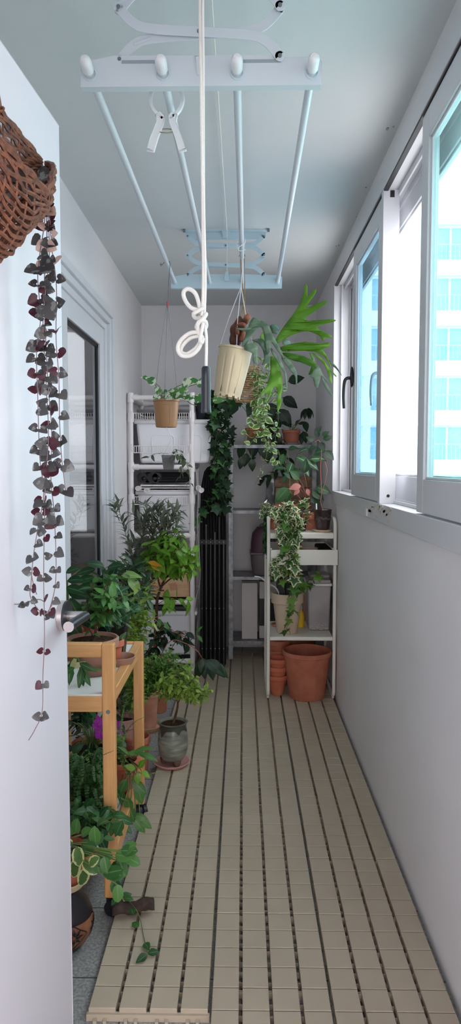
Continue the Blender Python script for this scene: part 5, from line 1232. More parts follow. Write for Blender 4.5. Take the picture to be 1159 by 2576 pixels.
# --- in the drawer
c = on(728, 4.2, DZB + .004); potonly('clay_pot', 'empty orange clay pot standing in the trolley drawer behind the ivy', c, .066, .05, .105, M_TERRA3)
c = on(778, 4.22, DZB + .004); t = thing('ceramic_dish', 'oblong pale pink dish lying in the trolley drawer', 'dish', c)
b = B().lathe(c, [(.01, 0), (.04, 0), (.044, .004), (.05, .064), (.051, .066), (.048, .066), (.042, .008), (.001, .006)], 36, lambda a, z: (abs(math.cos(a)) ** 4 + abs(math.sin(a)) ** 4) ** -.25); b.o('dish', mat('pale_pink_ceramic', (220, 190, 180), .4), t)
c = V((.485, 4.26, DZB + .004)); b = B(); b.chamf((.445, 4.1, DZB + .004), (.528, 4.4, DZB + .074), .01); tag(b.o('black_pouch', mat('black_nylon', (28, 28, 30), .7, bump=.5, bscale=60), bev=.012, seg=3), 'black pouch in the right end of the trolley drawer', 'pouch')
# --- lower shelf
M_TAUPEC = mat('pale_taupe_clay', (214, 194, 172), .75, col2=(200, 178, 156), nscale=9)
c = on(723, 4.16, ZL); t = thing('tool_pot', 'tall pale taupe clay pot used to hold tools on the lower trolley shelf', 'flower pot', c); pot(t, c, .089, .06, a4(720, 1492, 4.16).z - c.z + .004, M_TAUPEC, rim=.058, n=48)
hp2 = a4(720, 1492, 4.16).z
M_TOOL = mat('matt_black_tool', (26, 27, 30), .6)
t = thing('garden_shears', 'matt black tool handles leaning in the taupe clay pot', 'tool', c + UP * .05)
b = B(); b.bar(c + V((-.01, 0, .04)), a4(704, 1452, 4.2), .052, .03, (0, 1, 0)); b.o('blade_guard', M_TOOL, t, bev=.008); b = B(); b.bar(c + V((.02, .01, .04)), a4(722, 1456, 4.23), .042, .026, (0, 1, 0)); b.o('handle', M_TOOL, t, bev=.009)
b = B(); b.tube(smooth([c + V((-.045, -.01, .06)), a4(700, 1490, 4.14), a4(672, 1466, 4.13), a4(655, 1453, 4.12), a4(640, 1450, 4.12)], 5), .0042, 8); tag(b.o('watering_spout', WHITEP), 'thin white bent rod sticking out of the taupe clay pot', 'rod')
# clear storage container
x0, x1 = a4(776, 1500, 4.13).x, a4(836, 1500, 4.13).x; z1 = a4(800, 1478, 4.13).z
t = thing('storage_canister', 'tall grey translucent canister with a white clip lid on the lower trolley shelf', 'canister', ((x0 + x1) / 2, 4.25, ZL))
M_CAN = mat('grey_translucent_plastic', (172, 166, 168), .35, col2=(150, 142, 144), nscale=4, ramp=(.4, .6))
b = B(); k = .008; b.add([(x0 + k, 4.13 + k, ZL), (x1 - k, 4.13 + k, ZL), (x1 - k, 4.37 - k, ZL), (x0 + k, 4.37 - k, ZL), (x0, 4.13, z1), (x1, 4.13, z1), (x1, 4.37, z1), (x0, 4.37, z1)], [(0, 3, 2, 1), (4, 5, 6, 7), (0, 1, 5, 4), (1, 2, 6, 5), (2, 3, 7, 6), (3, 0, 4, 7)]); b.o('body', M_CAN, t, bev=.01, seg=3)
b = B(); b.box((x0 - .005, 4.124, z1 - .003), (x1 + .005, 4.376, z1 + .012)); l_ = b.o('lid_rim', M_BOARD, t, bev=.004)
b = B(); b.box((x0 + .002, 4.13, z1 + .012), (x1 - .002, 4.3, z1 + .034)); b.box((x0 + .02, 4.2, z1 + .034), (x1 - .002, 4.36, z1 + .052)); b.o('lid', M_CAN, t, bev=.006)
b = B(); R2 = random.Random(3)
for i in range(60): p = V((R2.uniform(x0 + .016, x1 - .016), 4.1365 , ZL + .006 + .03 * R2.random() ** 2)); b.ell(p, .0035, .0016, .003, 6, 4)
b.o('pebbles', mat('pale_pebbles', (186, 178, 176), .7), t, kind='stuff')
c = on(757, 4.3, ZL); t = thing('yellow_bottle', 'small yellow squeeze bottle between the taupe pot and the canister', 'bottle', c); B().lathe(c, [(.01, 0), (.02, 0), (.022, .004), (.022, .06), (.018, .085), (.009, .1), (.009, .108), (.001, .108)], 24).o('body', mat('yellow_plastic', (236, 192, 36), .4), t)
B().lathe(c + UP * .108, [(.011, 0), (.011, .012), (.006, .026), (.001, .028)], 16).o('cap', M_BOARD, t)
b = B(); b.box((a4(748, 1500, 4.4).x, 4.4, ZL), (a4(790, 1500, 4.4).x, 4.412, a4(760, 1478, 4.4).z)); tag(b.o('wooden_board', mat('reddish_board', (178, 140, 114), .6, col2=(158, 120, 96), nscale=6, stretch=(8, 8, .7))), 'plain brown wooden board standing behind the yellow bottle', 'board')
# --- pots on the floor under and beside the trolley
c = on(777, 4.12, 0); c.y = 4.04; t = potonly('large_clay_pot', 'large round terracotta pot on the floor under the trolley', V((c.x - .008, 4.04, 0)), .137, .102, .272, M_TERRA, rim=.026, n=64)
cs = on(699, 4.14, 0); cs.z = 0
WORD = ('bottom', 'second', 'third', 'top')
for k, z in enumerate((0, .052, .097, )):
    potonly('small_clay_pot', ('small terracotta pot at the foot of the nearest stack by the large pot', 'small terracotta pot nested in the middle of the nearest stack', 'small terracotta pot nested on top of the nearest stack')[k], cs + UP * z + V((.001 * k, 0, 0)), .0575 - .0 * k, .036, .118, M_TERRA3, rim=.026, group='small nested terracotta pots')
cs = on(694, 4.33, 0); cs.z = 0; cs.x = .222
for k, z in enumerate((0, .066, .13)):
    potonly('clay_pot', ('medium terracotta pot at the foot of the rear stack under the trolley', 'medium terracotta pot in the middle of the rear stack under the trolley', 'medium terracotta pot on top of the rear stack under the trolley')[k], cs + UP * z, .072, .048, .15, M_TERRA, rim=.03, group='medium nested terracotta pots')
M_GREYC = mat('grey_clay', (150, 132, 122), .85, col2=(126, 108, 100), nscale=12)
c = cs + UP * .282; t = thing('clay_saucer', 'wide grey clay saucer lying tilted on the rear stack of pots', 'saucer', c)
o = B().lathe((0, 0, 0), [(.02, 0), (.066, 0), (.078, .03), (.08, .032), (.074, .032), (.064, .006), (.001, .006)], 40).o('dish', M_GREYC, t); t.rotation_euler = (0, -.16, 0); t.location = c + V((.014, -.01, .012))
c = c + V((.0, .0, .052)); potonly('small_bowl', 'small clay bowl standing in the grey saucer on the rear stack', c, .047, .036, .04, M_TERRA2, rim=0)
c = V((.36, 4.63, 0)); potonly('tall_clay_pot', 'tall dark terracotta pot on the floor behind the large pot', c, .128, .1, .36, M_TERRA, rim=.03)
def a5(x, y, Y): return at(x, y, Y + -0.07)
def v5(l, Y, j=.0): return vp(l, Y + -0.07, j)
# ------------------------------------------------------------------ pine trolley at the left
W0, W1 = 2.06, 2.685; wx1 = -.378; wx0 = -.70; LG = .038
wt = thing('wooden_trolley', 'pine wood plant trolley with white shelves and black casters behind the open door', 'trolley', ((wx0 + wx1) / 2, (W0 + W1) / 2, ZF))
zH = at(270, 1620, W0).z; zB = at(345, 1616, W1).z + .006; zW = .055 + ZF
def leg(x, y, z1):
    b = B(); b.box((x - LG, y, zW), (x, y + .03, z1)); return b.o('leg', M_WOOD, wt, bev=.004, seg=3)
lf = leg(wx1, W0, zH); leg(wx0 + LG, W0, zH); leg(wx1, W1 - .03, zB); leg(wx0 + LG, W1 - .03, zB)
b = B(); b.cyl((wx1 - .02, W0 - .001, .6), (wx1 - .02, W0 + .002, .6), .0065, 16); bo = b.o('bolt', M_PIN, lf)
b = B(); b.box((wx0 + LG, W0 + .001, zH - .042), (wx1 - LG, W0 + .029, zH)); b.o('handle_rail', M_WOODX, wt, bev=.004)
b = B(); b.box((wx0 + LG, W0 + .001, .598), (wx1 - LG, W0 + .029, .646)); b.o('front_rail', M_WOODX, wt, bev=.003)
b = B(); b.box((wx0 + LG, W1 - .029, .61), (wx1 - LG, W1 - .001, zB)); b.o('back_rail', M_WOODX, wt, bev=.003)
for x in (wx1 - LG + .004, wx0 + .004):
    b = B(); b.box((x, W0 + .03, .618), (x + .03, W1 - .03, zB - .001)); b.o('side_rail', M_WOODY, wt, bev=.003)
    b = B(); b.box((x, W0 + .03, .118), (x + .03, W1 - .03, .168)); b.o('side_rail', M_WOODY, wt, bev=.003)
for y in (W0 + .001, W1 - .029):
    b = B(); b.box((wx0 + LG, y, .118), (wx1 - LG, y + .028, .168)); b.o('lower_rail', M_WOODX, wt, bev=.003)
ZS, ZS2 = .652, .152
b = B(); b.box((wx0 + LG, W0 + .006, ZS - .012), (wx1 - LG + .006, W1 - .03, ZS)); b.o('shelf', M_BOARD, wt)
b = B(); b.box((wx0 + LG, W0 + .03, ZS2 - .012), (wx1 - LG + .006, W1 - .03, ZS2)); b.o('shelf', M_BOARD, wt)
for x, y, a in ((wx1 - .019, W0 + .015, 1.35), (wx0 + .02, W0 + .015, .4), (wx1 - .019, W1 - .015, .45), (wx0 + .02, W1 - .015, .2)):
    b = B(); b.cyl((x, y, zW - .012), (x, y, zW + .001), .012, 14); b.box((x - .013, y - .013, zW - .016), (x + .013, y + .013, zW))
    cs = b.o('caster', M_BLACKP, wt)
    e = V((math.cos(a), math.sin(a), 0)); q = V((x + .008, y - .004, ZF + .0255))
    b = B(); b.cyl(q - e * .018, q - e * .003, .025, 24); b.cyl(q + e * .003, q + e * .018, .025, 24); b.cyl(q + e * .018, q + e * .02, .013, 16); b.cyl(q - e * .01, q + e * .01, .016, 12); b.o('wheel', M_BLACKP, cs, bev=.002)
ZS += .001; ZS2 += .001
def gl(px, Y, z): p = a5(px, 1600, Y); p.z = z; return p
# --- on the top shelf
c = gl(233, 2.36, ZS)
saucer(c, .076, .028, mat('brown_clay_saucer', (150, 112, 96), .7, col2=(132, 96, 82), nscale=10), 'brown clay saucer under the wide clay pot on the pine trolley')
c = c + UP * .008; t = thing('potted_gardenia', 'glossy green shrub in a wide brown-rimmed clay pot behind the trolley handle', 'potted plant', c)
hh = a5(230, 1622, 2.3).z - c.z
pot(t, c, .081, .056, hh + .01, mat('mauve_clay', (178, 136, 118), .7, col2=(168, 124, 106), nscale=8), rim=.03, soil=M_SOIL, n=56, fill=.9)
sb, lb = B(), B(); k0 = c + UP * (hh - .01); stt = a5(240, 1570, 2.36)
sb.tube(smooth([k0, k0.lerp(stt, .5) + V((.004, 0, 0)), stt], 4), .0055, 8, rf=lambda u: 1 - .4 * u)
shrub(sb, lb, k0.lerp(stt, .5), stt, a5(268, 1492, 2.38), (.085, .08, .085), 22, .016, .042, .02, 'ovate', r=.005, t0=.35, pairs=True, jl=.35)
leaves_along(lb, branch(sb, k0.lerp(stt, .3), a5(222, 1578, 2.33), .002), .014, .036, .018, 'ovate', t0=.4)
sb.o('stems', M_BARK, t); lb.o('foliage', G_MID, t)
c = gl(286, 2.56, ZS); t = thing('potted_camellia', 'dark glossy-leaved shrub in a square black plastic pot on the trolley', 'potted plant', c)
b = B(); r0, r1, h_ = .036, .047, .128; L4 = []
for r, z in ((r0, 0), (r1, h_ - .012), (r1 + .003, h_ - .011), (r1 + .003, h_), (r1 - .002, h_), (r1 - .004, h_ - .02)): L4 += [(c.x + x * r, c.y + y * r, c.z + z) for x, y in ((-1, -1), (1, -1), (1, 1), (-1, 1))]
b.add(L4, [(0, 3, 2, 1)] + [(4 * l + i, 4 * l + (i + 1) % 4, 4 * l + 4 + (i + 1) % 4, 4 * l + 4 + i) for l in range(5) for i in range(4)]); b.o('pot', M_BLACKP, t, bev=.003)
b = B(); b.box((c.x - .042, c.y - .042, c.z + h_ - .025), (c.x + .042, c.y + .042, c.z + h_ - .02)); b.o('soil', M_SOIL, t)
sb, lb = B(), B(); k0 = c + UP * (h_ - .02); stt = a5(290, 1540, 2.55); sb.tube(smooth([k0, stt], 4), .004, 7)
shrub(sb, lb, k0, stt, a5(292, 1526, 2.52), (.07, .07, .075), 24, .02, .044, .026, 'ovate', r=.0035, t0=.3, jl=.3, pairs=True)
for (x, y, L_, dx, dz) in ((318, 1590, .09, -.6, -.8), (304, 1575, .07, -.3, .5), (296, 1562, .06, .6, .4)): lb.leaf(a5(x, y, 2.48), (dx, -.2, dz), (0, -1, .3), L_, L_ * .3, 'lance', .3, .2)
sb.o('stems', M_STEM, t); lb.o('foliage', leafmat('glossy_camellia_leaf', (44, 82, 60), (86, 128, 84), veins=(150, 180, 140), rough=.2), t)
c = gl(300, 2.52, ZS); c.x += .012; c.y = 2.39
saucer(c, .052, .026, mat('mauve_saucer', (170, 132, 114), .7), 'deep mauve clay saucer behind the handle leg on the trolley top')
c = c + UP * .008; potonly('small_red_clay_pot', 'small red clay pot standing in the deep mauve saucer on the trolley', c + V((-.022, .0, 0)), .033, .025, .075, M_TERRA3, rim=.022)
c = gl(212, 2.66, ZS); t = simple_plant('potted_ficus', 'leafy ficus in an orange terracotta pot at the back of the trolley top', c, .056, .042, .125, M_TERRA3, rim=.032)
sb, lb = B(), B(); k0 = c + UP * .11; stt = a5(222, 1500, 2.66); sb.tube(smooth([k0, stt], 4), .005, 8)
shrub(sb, lb, k0.lerp(stt, .5), stt, a5(268, 1450, 2.68), (.11, .08, .06), 13, .028, .066, .03, 'ovate', r=.004, t0=.4, jl=.3)
for (x, y, L_, dx, dz) in ((262, 1424, .075, -.5, .2), (270, 1430, .07, .7, .3), (240, 1432, .08, -.9, -.1), (238, 1452, .08, -.9, -.1), (282, 1450, .07, .2, -.8), (246, 1475, .08, -.8, .1)): lb.leaf(a5(x, y, 2.6), (dx, -.3, dz), (0, -.8, .6), L_, L_ * .42, 'ovate', .15, .25)
sb.o('stems', M_BARK, t); lb.o('foliage', G_DEEP, t)
c = gl(172, 2.5, ZS); t = simple_plant('potted_rubber_plant', 'long-leaved dark green plant at the door edge on the trolley top', c, .05, .04, .11, M_TERRA)
sb, lb = B(), B(); k0 = c + UP * .1
for (x, y, L_, W_, dx, dz) in ((170, 1460, .07, .034, .5, .1), (166, 1478, .08, .04, .8, -.1), (172, 1490, .08, .036, .8, -.1), (176, 1505, .11, .05, .35, -.7), (192, 1525, .15, .06, .9, -.35), (182, 1530, .12, .05, .7, -.5), (170, 1550, .1, .045, .5, -.7), (172, 1585, .08, .04, .7, -.5), (166, 1440, .06, .03, .6, .3), (178, 1600, .07, .035, .5, -.6)):
    e = a5(x, y, 2.42); sb.tube(smooth([k0, k0.lerp(e, .6) + UP * .02, e], 3), .002, 5); lb.leaf(e, (dx, -.2, dz), V((0, -.8, .5)) + jit(.2), L_, W_, 'ovate', .2, .25)
sb.o('stems', M_STEM, t); lb.o('foliage', G_DEEP, t)
c = gl(172, 2.27, ZS); t = simple_plant('potted_inch_plant', 'pointed-leaved trailing plant in a white cup beside the brown clay saucer', c, .034, .028, .05, WHITEP, rim=0)
sb, lb = B(), B(); k0 = c + UP * .045
vine(sb, lb, [k0] + v5([(188, 1645), (200, 1665), (222, 1690)], 2.22), .03, .07, .022, 'lance', r=.0018, t0=.1, curl=.3)
for (x, y, dx, dz) in ((196, 1652, -.3, .8), (200, 1668, .85, -.35), (205, 1680, .1, -1), (206, 1684, .5, -.9), (188, 1680, -.8, -.3)): lb.leaf(a5(x, y, 2.21), (dx, -.2, dz), (0, -1, .5), .062, .022, 'ovate', .3, .2)
sb.o('stems', M_STEM, t); lb.o('foliage', G_IVY, t); 
lb = B(); lb.leaf(a5(178, 1690, 2.24), (.3, -.2, .9), (0, -1, .2), .06, .018, 'lance', .2, .3); lb.leaf(a5(180, 1680, 2.24), (.8, -.2, .4), (0, -1, .2), .05, .018, 'lance', .2, .3); lb.o('pale_foliage', leafmat('cream_leaf', (206, 206, 150), (222, 220, 176)), t)
# --- on the lower shelf
c = gl(228, 2.6, ZS2); saucer(c, .078, .03, M_TERRA2, 'terracotta bowl-saucer under the orchid on the lower trolley shelf')
c = c + UP * .0075; t = simple_plant('potted_orchid', 'magenta orchid with round leaves in a black pot on the lower trolley shelf', c, .068, .055, .13, M_BLACKP, rim=0)
sb, lb, fb_ = B(), B(), B(); k0 = c + UP * .125
for i in range(34):
    a = R.uniform(0, 6.28); q = R.uniform(.3, 1); e = k0 + V((.1 * q * math.cos(a), .09 * q * math.sin(a), R.uniform(.0, .14))); sb.tube(smooth([k0, k0.lerp(e, .5) + UP * .03, e], 3), .0018, 5)
    lb.leaf(e, (math.cos(a), math.sin(a) - .3, R.uniform(-.6, .3)), UP + jit(.5), .055, .042, 'round', .15, .3)
for (x, y) in ((250, 1812), (245, 1830), (252, 1846), (295, 1822), (297, 1840)):
    p = a5(x, y, 2.5 if x < 280 else 2.56); sb.tube(smooth([k0, k0.lerp(p, .6) + UP * .05, p], 3), .0014, 5)
    for i in range(5): a = i * 1.256 + R.random(); fb_.leaf(p, (math.cos(a), -.35, math.sin(a)), (0, -1, 0), .023, .015, 'round', .1, .25)
sb.o('stems', M_STEM, t); lb.o('foliage', G_DEEP, t); fb_.o('blossom', G_ORCH, t, label='magenta blossoms')
c = gl(208, 2.28, ZS2); t = simple_plant('potted_boston_fern', 'dense dark boston fern in a dark red pot on the lower trolley shelf', c, .066, .05, .085, mat('dark_red_pot', (134, 70, 62), .6), rim=.02)
sb, lb = B(), B(); fernplant(sb, lb, c + UP * .075, 46, .11, .17, .017, .0075, .0062); fernplant(sb, lb, c + UP * .07, 26, .12, .06, .016, .007, .0064)
frond(sb, lb, [c + UP * .08, a5(225, 1940, 2.22), a5(250, 1905, 2.1), a5(284, 1889, 2.05)], .014, .007, .0065)
frond(sb, lb, [c + UP * .08, a5(215, 1960, 2.2), a5(205, 1910, 2.1), a5(182, 1895, 2.08)], .02, .008, .0065)
sb.o('stems', M_STEM, t); lb.o('foliage', G_FERN, t)
c = gl(305, 2.58, ZS2); t = simple_plant('potted_maidenhair', 'arching sword fern in an orange clay pot between the trolley legs', c, .056, .044, .115, M_TERRA3, rim=.02)
sb, lb = B(), B(); k0 = c + UP * .105
for l in ([(300, 1870), (306, 1810), (312, 1775)], [(302, 1880), (318, 1840), (340, 1815), (368, 1802)], [(305, 1900), (325, 1945), (350, 1925)], [(310, 1905), (345, 1940), (380, 1945), (402, 1938)], [(300, 1900), (315, 1935), (330, 1955), (338, 1970)], [(300, 1880), (296, 1840), (290, 1800)], [(310, 1900), (335, 1900), (352, 1892)], [(300, 1890), (280, 1850), (268, 1840)]):
    frond(sb, lb, [k0] + v5(l, 2.45, .02), .014, .0085, .0085)
sb.o('stems', M_STEM, t); lb.o('foliage', G_FERNL, t)
c = gl(325, 2.66, ZS2); c.x -= .012; t = simple_plant('potted_climber', 'broad-leaved green climber spilling between the trolley legs onto the deck', c, .045, .035, .09, M_TERRA)
sb, lb, l2 = B(), B(), B(); k0 = c + UP * .085
for (x, y, L_, dx, dz, g) in ((318, 1895, .075, .9, .2, 1), (335, 1892, .08, .8, .4, 1), (345, 1895, .08, .9, -.1, 1), (325, 1900, .06, -.3, .5, 1), (350, 1930, .05, .3, .5, 2), (340, 1935, .05, -.5, .3, 2), (356, 1940, .045, .6, -.3, 2), (345, 1945, .05, .1, -.7, 2), (335, 1965, .08, .6, -.5, 0), (345, 1975, .085, .3, -.9, 0), (318, 1960, .07, -.3, -.6, 0), (310, 1990, .06, -.2, -.8, 0), (320, 2005, .075, .2, -.9, 0), (326, 2030, .07, .3, -.9, 0), (338, 2050, .06, .9, -.2, 0), (340, 2062, .07, .6, -.7, 0), (352, 2060, .065, .8, -.5, 0), (300, 1985, .06, -.5, -.6, 0), (275, 2020, .055, .4, -.9, 0), (290, 2045, .06, .6, -.5, 0), (312, 2075, .05, .5, -.4, 0)):
    e = a5(x, y, 2.42); sb.tube(smooth([k0, k0.lerp(e, .6) + V((.02, -.06, .02)), e], 3), .0016, 5); (lb, l2, l2)[0 if g == 0 else 1].leaf(e, (dx, -.25, dz), V((0, -.8, .6)) + jit(.25), L_ * .85, L_ * .46, 'ovate', .2, .25) if g != 1 else lb.leaf(e, (dx, -.25, dz), V((0, -.4, 1)), L_, L_ * .36, 'lance', .2, .2)
sb.o('stems', M_STEM, t); lb.o('foliage', G_MID, t); l2.o('young_foliage', G_BRIGHT, t, label='bright yellow-green young leaves')
c = gl(245, 2.44, ZS2); c.x = -.585; c.y = 2.38; t = simple_plant('potted_button_fern', 'low mid-green fern behind the boston fern on the lower trolley shelf', c, .05, .04, .075, M_TERRA, rim=.018)
sb, lb = B(), B(); fernplant(sb, lb, c + UP * .07, 20, .1, .12, .013, .007, .008); sb.o('stems', M_STEM, t); lb.o('foliage', G_FERNL, t)
# --- in front of the trolley: black carved vase, saucer, variegated wax plant
VY = 1.93
c = V((-.502, VY, ZF)); hv = a5(170, 2262, VY).z - ZF
M_VASE = mat('black_burnished_clay', (28, 27, 30), .3); M_BAND = mat('carved_brown_clay', (150, 100, 70), .65, col2=(124, 80, 56), nscale=30)
def vr(t): return .079 * (math.sin(PI * (.16 + .80 * t)) ** .75) if t < .86 else .041
t = thing('carved_vase', 'round black vase with a carved brown band on the tiles by the door', 'vase', c)
prof = [(.03, 0)] + [(vr(i / 20) , hv * (i / 20)) for i in range(0, 20)] + [(.046, hv * .985), (.05, hv), (.044, hv), (.036, hv * .9), (.03, hv * .6), (.001, hv * .5)]
va = B().lathe(c, prof, 48).o('body', M_VASE, t)
B().lathe(c, [(vr(i / 30) + .0008, hv * i / 30) for i in range(4, 17)], 48).o('carved_band', M_BAND, t)
b = B()
def vp3(a, z, o=.0022): r = vr(z / hv) + o; return V((c.x + r * math.cos(a), c.y + r * math.sin(a), c.z + z))
for k in range(6):
    a0 = -PI / 2 + .55 + k * PI / 3; zc = hv * .36
    for i in range(8):
        an = i * PI / 4; L_ = .027
        u, w_ = math.cos(an), math.sin(an); pts = []
        for s, q in ((.15, 0), (.5, .2), (1, 0), (.5, -.2)):
            pts.append(vp3(a0 + (u * s - w_ * q * .8) * L_ / .075, zc + (w_ * s + u * q * .8) * L_))
        b.add(pts, [(0, 1, 2, 3)])
    for s in (1, -1):
        b.tube(smooth([vp3(a0 + PI / 6 * (1 - abs(q)) * 1.0 + (0 if s > 0 else 0), hv * (.35 + .2 * q * s), .0016) for q in (-1, -.5, 0, .5, 1)], 3), .0016, 5)
b.o('carved_motif', M_VASE, t, solid=.001)
for z in (.2, .64): pass
c2 = V((c.x, c.y, c.z + hv + .0005)); saucer(c2, .068, .024, mat('cream_glazed_saucer', (226, 208, 172), .4), 'cream glazed saucer balanced on the mouth of the carved vase')
c3 = c2 + UP * .007; t = simple_plant('potted_wax_plant', 'variegated wax plant in a terracotta pot standing in the cream saucer on the vase', c3, .06, .046, .10, M_TERRA3, rim=.026)
sb, lb, l2 = B(), B(), B(); k0 = c3 + UP * .095
for (x, y, L_, dx, dz, g) in ((190, 2095, .05, .1, .8, 1), (182, 2125, .05, -.5, .3, 2), (195, 2130, .055, .1, -.7, 2), (205, 2125, .05, .6, .1, 1), (240, 2120, .055, .0, .9, 1), (232, 2140, .05, -.8, .1, 1), (246, 2142, .05, .7, -.1, 1), (240, 2155, .05, .3, -.9, 1), (195, 2160, .055, -.2, -.8, 2), (210, 2165, .055, .5, -.3, 2), (225, 2175, .045, .4, .5, 2), (222, 2185, .055, -.5, -.8, 2), (180, 2165, .045, -.7, -.3, 1), (186, 2145, .05, -.8, .2, 1), (262, 2155, .05, .2, -.8, 1), (215, 2140, .05, .2, .5, 1), (205, 2100, .04, .6, .6, 1), (180, 2100, .045, -.5, .6, 1), (290, 2150, .055, .7, .1, 1), (300, 2160, .055, .3, -.8, 1), (310, 2145, .055, .5, .6, 1), (305, 2140, .05, .9, .2, 1), (315, 2155, .05, .8, -.2, 1), (296, 2165, .05, -.2, -.8, 1), (260, 2190, .06, .9, -.05, 1), (272, 2195, .05, .6, .3, 1), (290, 2210, .05, .1, -.9, 1), (275, 2198, .05, .8, .1, 1), (295, 2225, .05, .1, -.8, 1)):
    e = a5(x, y, 1.9 + R.uniform(-.03, .03)); sb.tube(smooth([k0, k0.lerp(e, .5) + UP * .03 + V((0, -.04, 0)), e], 3), .0016, 5); (l2 if g == 2 else lb).leaf(e, (dx, -.3, dz), V((0, -.8, .6)) + jit(.25), L_ * .95, L_ * .6, 'round', .2, .2)
sb.o('stems', M_STEM, t); lb.o('foliage', G_MID, t); l2.o('variegated_foliage', G_VAR, t, label='cream-edged leaves')
c = gl(196, 2.06, ZF); c = V((-.60, 2.02, ZF)); 
# leafy pot between the vase and the trolley, with the long runner over the bark
c = V((-.612, 2.17, ZS2)); t = simple_plant('potted_runner', 'small-leaved green plant whose long runner trails over the bark onto the deck', c, .042, .034, .075, M_TERRA)
sb, lb = B(), B(); k0 = c + UP * .07
for i in range(12):
    e = a5(R.uniform(190, 320), R.uniform(2065, 2115), 2.04 + R.uniform(-.06, .03)); pts = branch(sb, k0, e, .0018, sag=.12, wob=.08); leaves_along(lb, pts, .022, .04, .026, 'ovate', t0=.45)
pts = smooth([k0] + [a5(225, 2105, 2.05), a5(255, 2130, 2.02), a5(285, 2190, 2.03), a5(300, 2235, 2.02)] + [onz(x, y, z) for x, y, z in ((318, 2260, .045), (340, 2285, .04), (352, 2310, .012), (360, 2350, .004), (368, 2385, .004), (374, 2402, .004))], 6); sb.tube(pts, .0012, 5)
for (x, y, z, dx, dy) in ((306, 2256, .05, .6, .3), (296, 2262, .05, -.3, -.7), (310, 2258, .05, .9, -.3), (330, 2285, .045, .2, -.6), (348, 2333, .008, -.5, .5), (364, 2372, .008, .3, -.6), (372, 2398, .01, .9, .2), (370, 2402, .008, -.7, -.6), (366, 2405, .008, -.6, -.7)): lb.leaf(onz(x, y, z), (dx, dy, .1), UP + V((0, -.5, 0)), .034, .022, 'ovate', .15, .2)
sb.o('stems', M_STEM, t); lb.o('foliage', G_IVY, t)
# curl of bark on the deck
b = B(); p0, p1 = onz(282, 2297, .014), onz(387, 2281, .016); n = 14; vs = []; fs = []; m_ = 12
ax = (p1 - p0).normalized(); sx_, sy_ = perp(ax)
for i in range(n + 1):
    p = p0.lerp(p1, i / n) + UP * (.004 * math.sin(i * .7)); r = .0165 + .001 * math.sin(i * 1.3)
    for j in range(m_):
        a = -.4 + j / (m_ - 1) * 4.6; rr = r * (1 + .06 * math.sin(j * 5 + i * 3)); q = p + sx_ * (rr * math.cos(a)) + sy_ * (rr * math.sin(a)); vs.append(q)
for i in range(n):
    for j in range(m_ - 1): fs.append((i * m_ + j, i * m_ + j + 1, (i + 1) * m_ + j + 1, (i + 1) * m_ + j))
lo = min(v.z for v in vs); vs = [v - UP * (lo - .0035) for v in vs]
tag(B().add(vs, fs).o('bark_curl', mat('dark_bark', (70, 54, 46), .9, col2=(48, 36, 32), nscale=60, bump=.6, bscale=120), solid=.003), 'curled piece of dark brown bark lying at the deck edge by the front caster', 'bark')
def a6(x, y, Y): return at(x, y, Y + -0.07)
def v6(l, Y, j=.0): return vp(l, Y + -0.07, j)
# ------------------------------------------------------------------ plants on the tiles beyond the pine trolley
def floorpot(name, label, px, Y, rt, rb, h, m, sauc=None, rim=.03, x=None, dz=0):
    c = a6(px, 1800, Y); c.z = ZF
    if x is not None: c.x = x
    if sauc:
        saucer(c, sauc[0], sauc[1], sauc[2], sauc[3]); c = c + UP * .0075
    t = simple_plant(name, label, c, rt, rb, h, m, rim=rim); return t, c, c + UP * (h * .88)
M_PALEP = mat('pale_pink_clay', (206, 152, 130), .8, col2=(216, 172, 150), nscale=8)
# ficus standard with the bright crown
t, c, k0 = floorpot('ficus_tree', 'small bright green standard tree with a brown trunk in a tall terracotta pot', 397, 3.93, .062, .048, .30, M_TERRA)
sb, lb, lo_ = B(), B(), B()
tr_ = smooth([k0] + v6([(390, 1610), (393, 1560), (395, 1510), (404, 1480), (418, 1450)], 3.9), 5); sb.tube(tr_, .0105, 9, rf=lambda u: 1 - .4 * u)
fk = a6(404, 1478, 3.9); tp = a6(418, 1448, 3.9)
sb.tube(smooth([fk, a6(398, 1460, 3.88), a6(396, 1430, 3.88)], 4), .006, 7, rf=lambda u: 1 - .4 * u)
sb.tube(smooth([tp, a6(440, 1440, 3.88), a6(458, 1428, 3.86)], 4), .005, 7); sb.tube(smooth([fk, a6(430, 1455, 3.86), a6(445, 1458, 3.84)], 4), .004, 7)
for cx, cy, rx, rz, nb in ((428, 1385, .155, .11, 54), (395, 1400, .09, .08, 16), (470, 1420, .07, .06, 16)):
    shrub(sb, lb, fk, tp, a6(cx, cy, 3.86), (rx, .13, rz), nb, .024, .062, .033, 'ovate', r=.004, t0=.45, jl=.3, shell=.5)
leaves_along(lb, branch(sb, a6(397, 1520, 3.9), a6(480, 1512, 3.8), .002, sag=.1), .02, .07, .036, 'ovate', t0=.2)
leaves_along(lb, branch(sb, a6(397, 1530, 3.9), a6(430, 1520, 3.8), .002, sag=.0), .02, .06, .03, 'ovate', t0=.4)
lo_.leaf(a6(372, 1414, 3.78), (.9, -.2, -.15), (0, -.8, .7), .085, .03, 'ovate', .2, .2); lo_.leaf(a6(380, 1420, 3.78), (.8, -.2, -.5), (0, -.8, .7), .06, .028, 'ovate', .2, .2)
sb.o('stems', M_BARK, t); lb.o('foliage', G_BRIGHT, t); lo_.o('fading_foliage', leafmat('amber_leaf', (206, 142, 40), (190, 156, 50)), t, label='amber fading leaves')
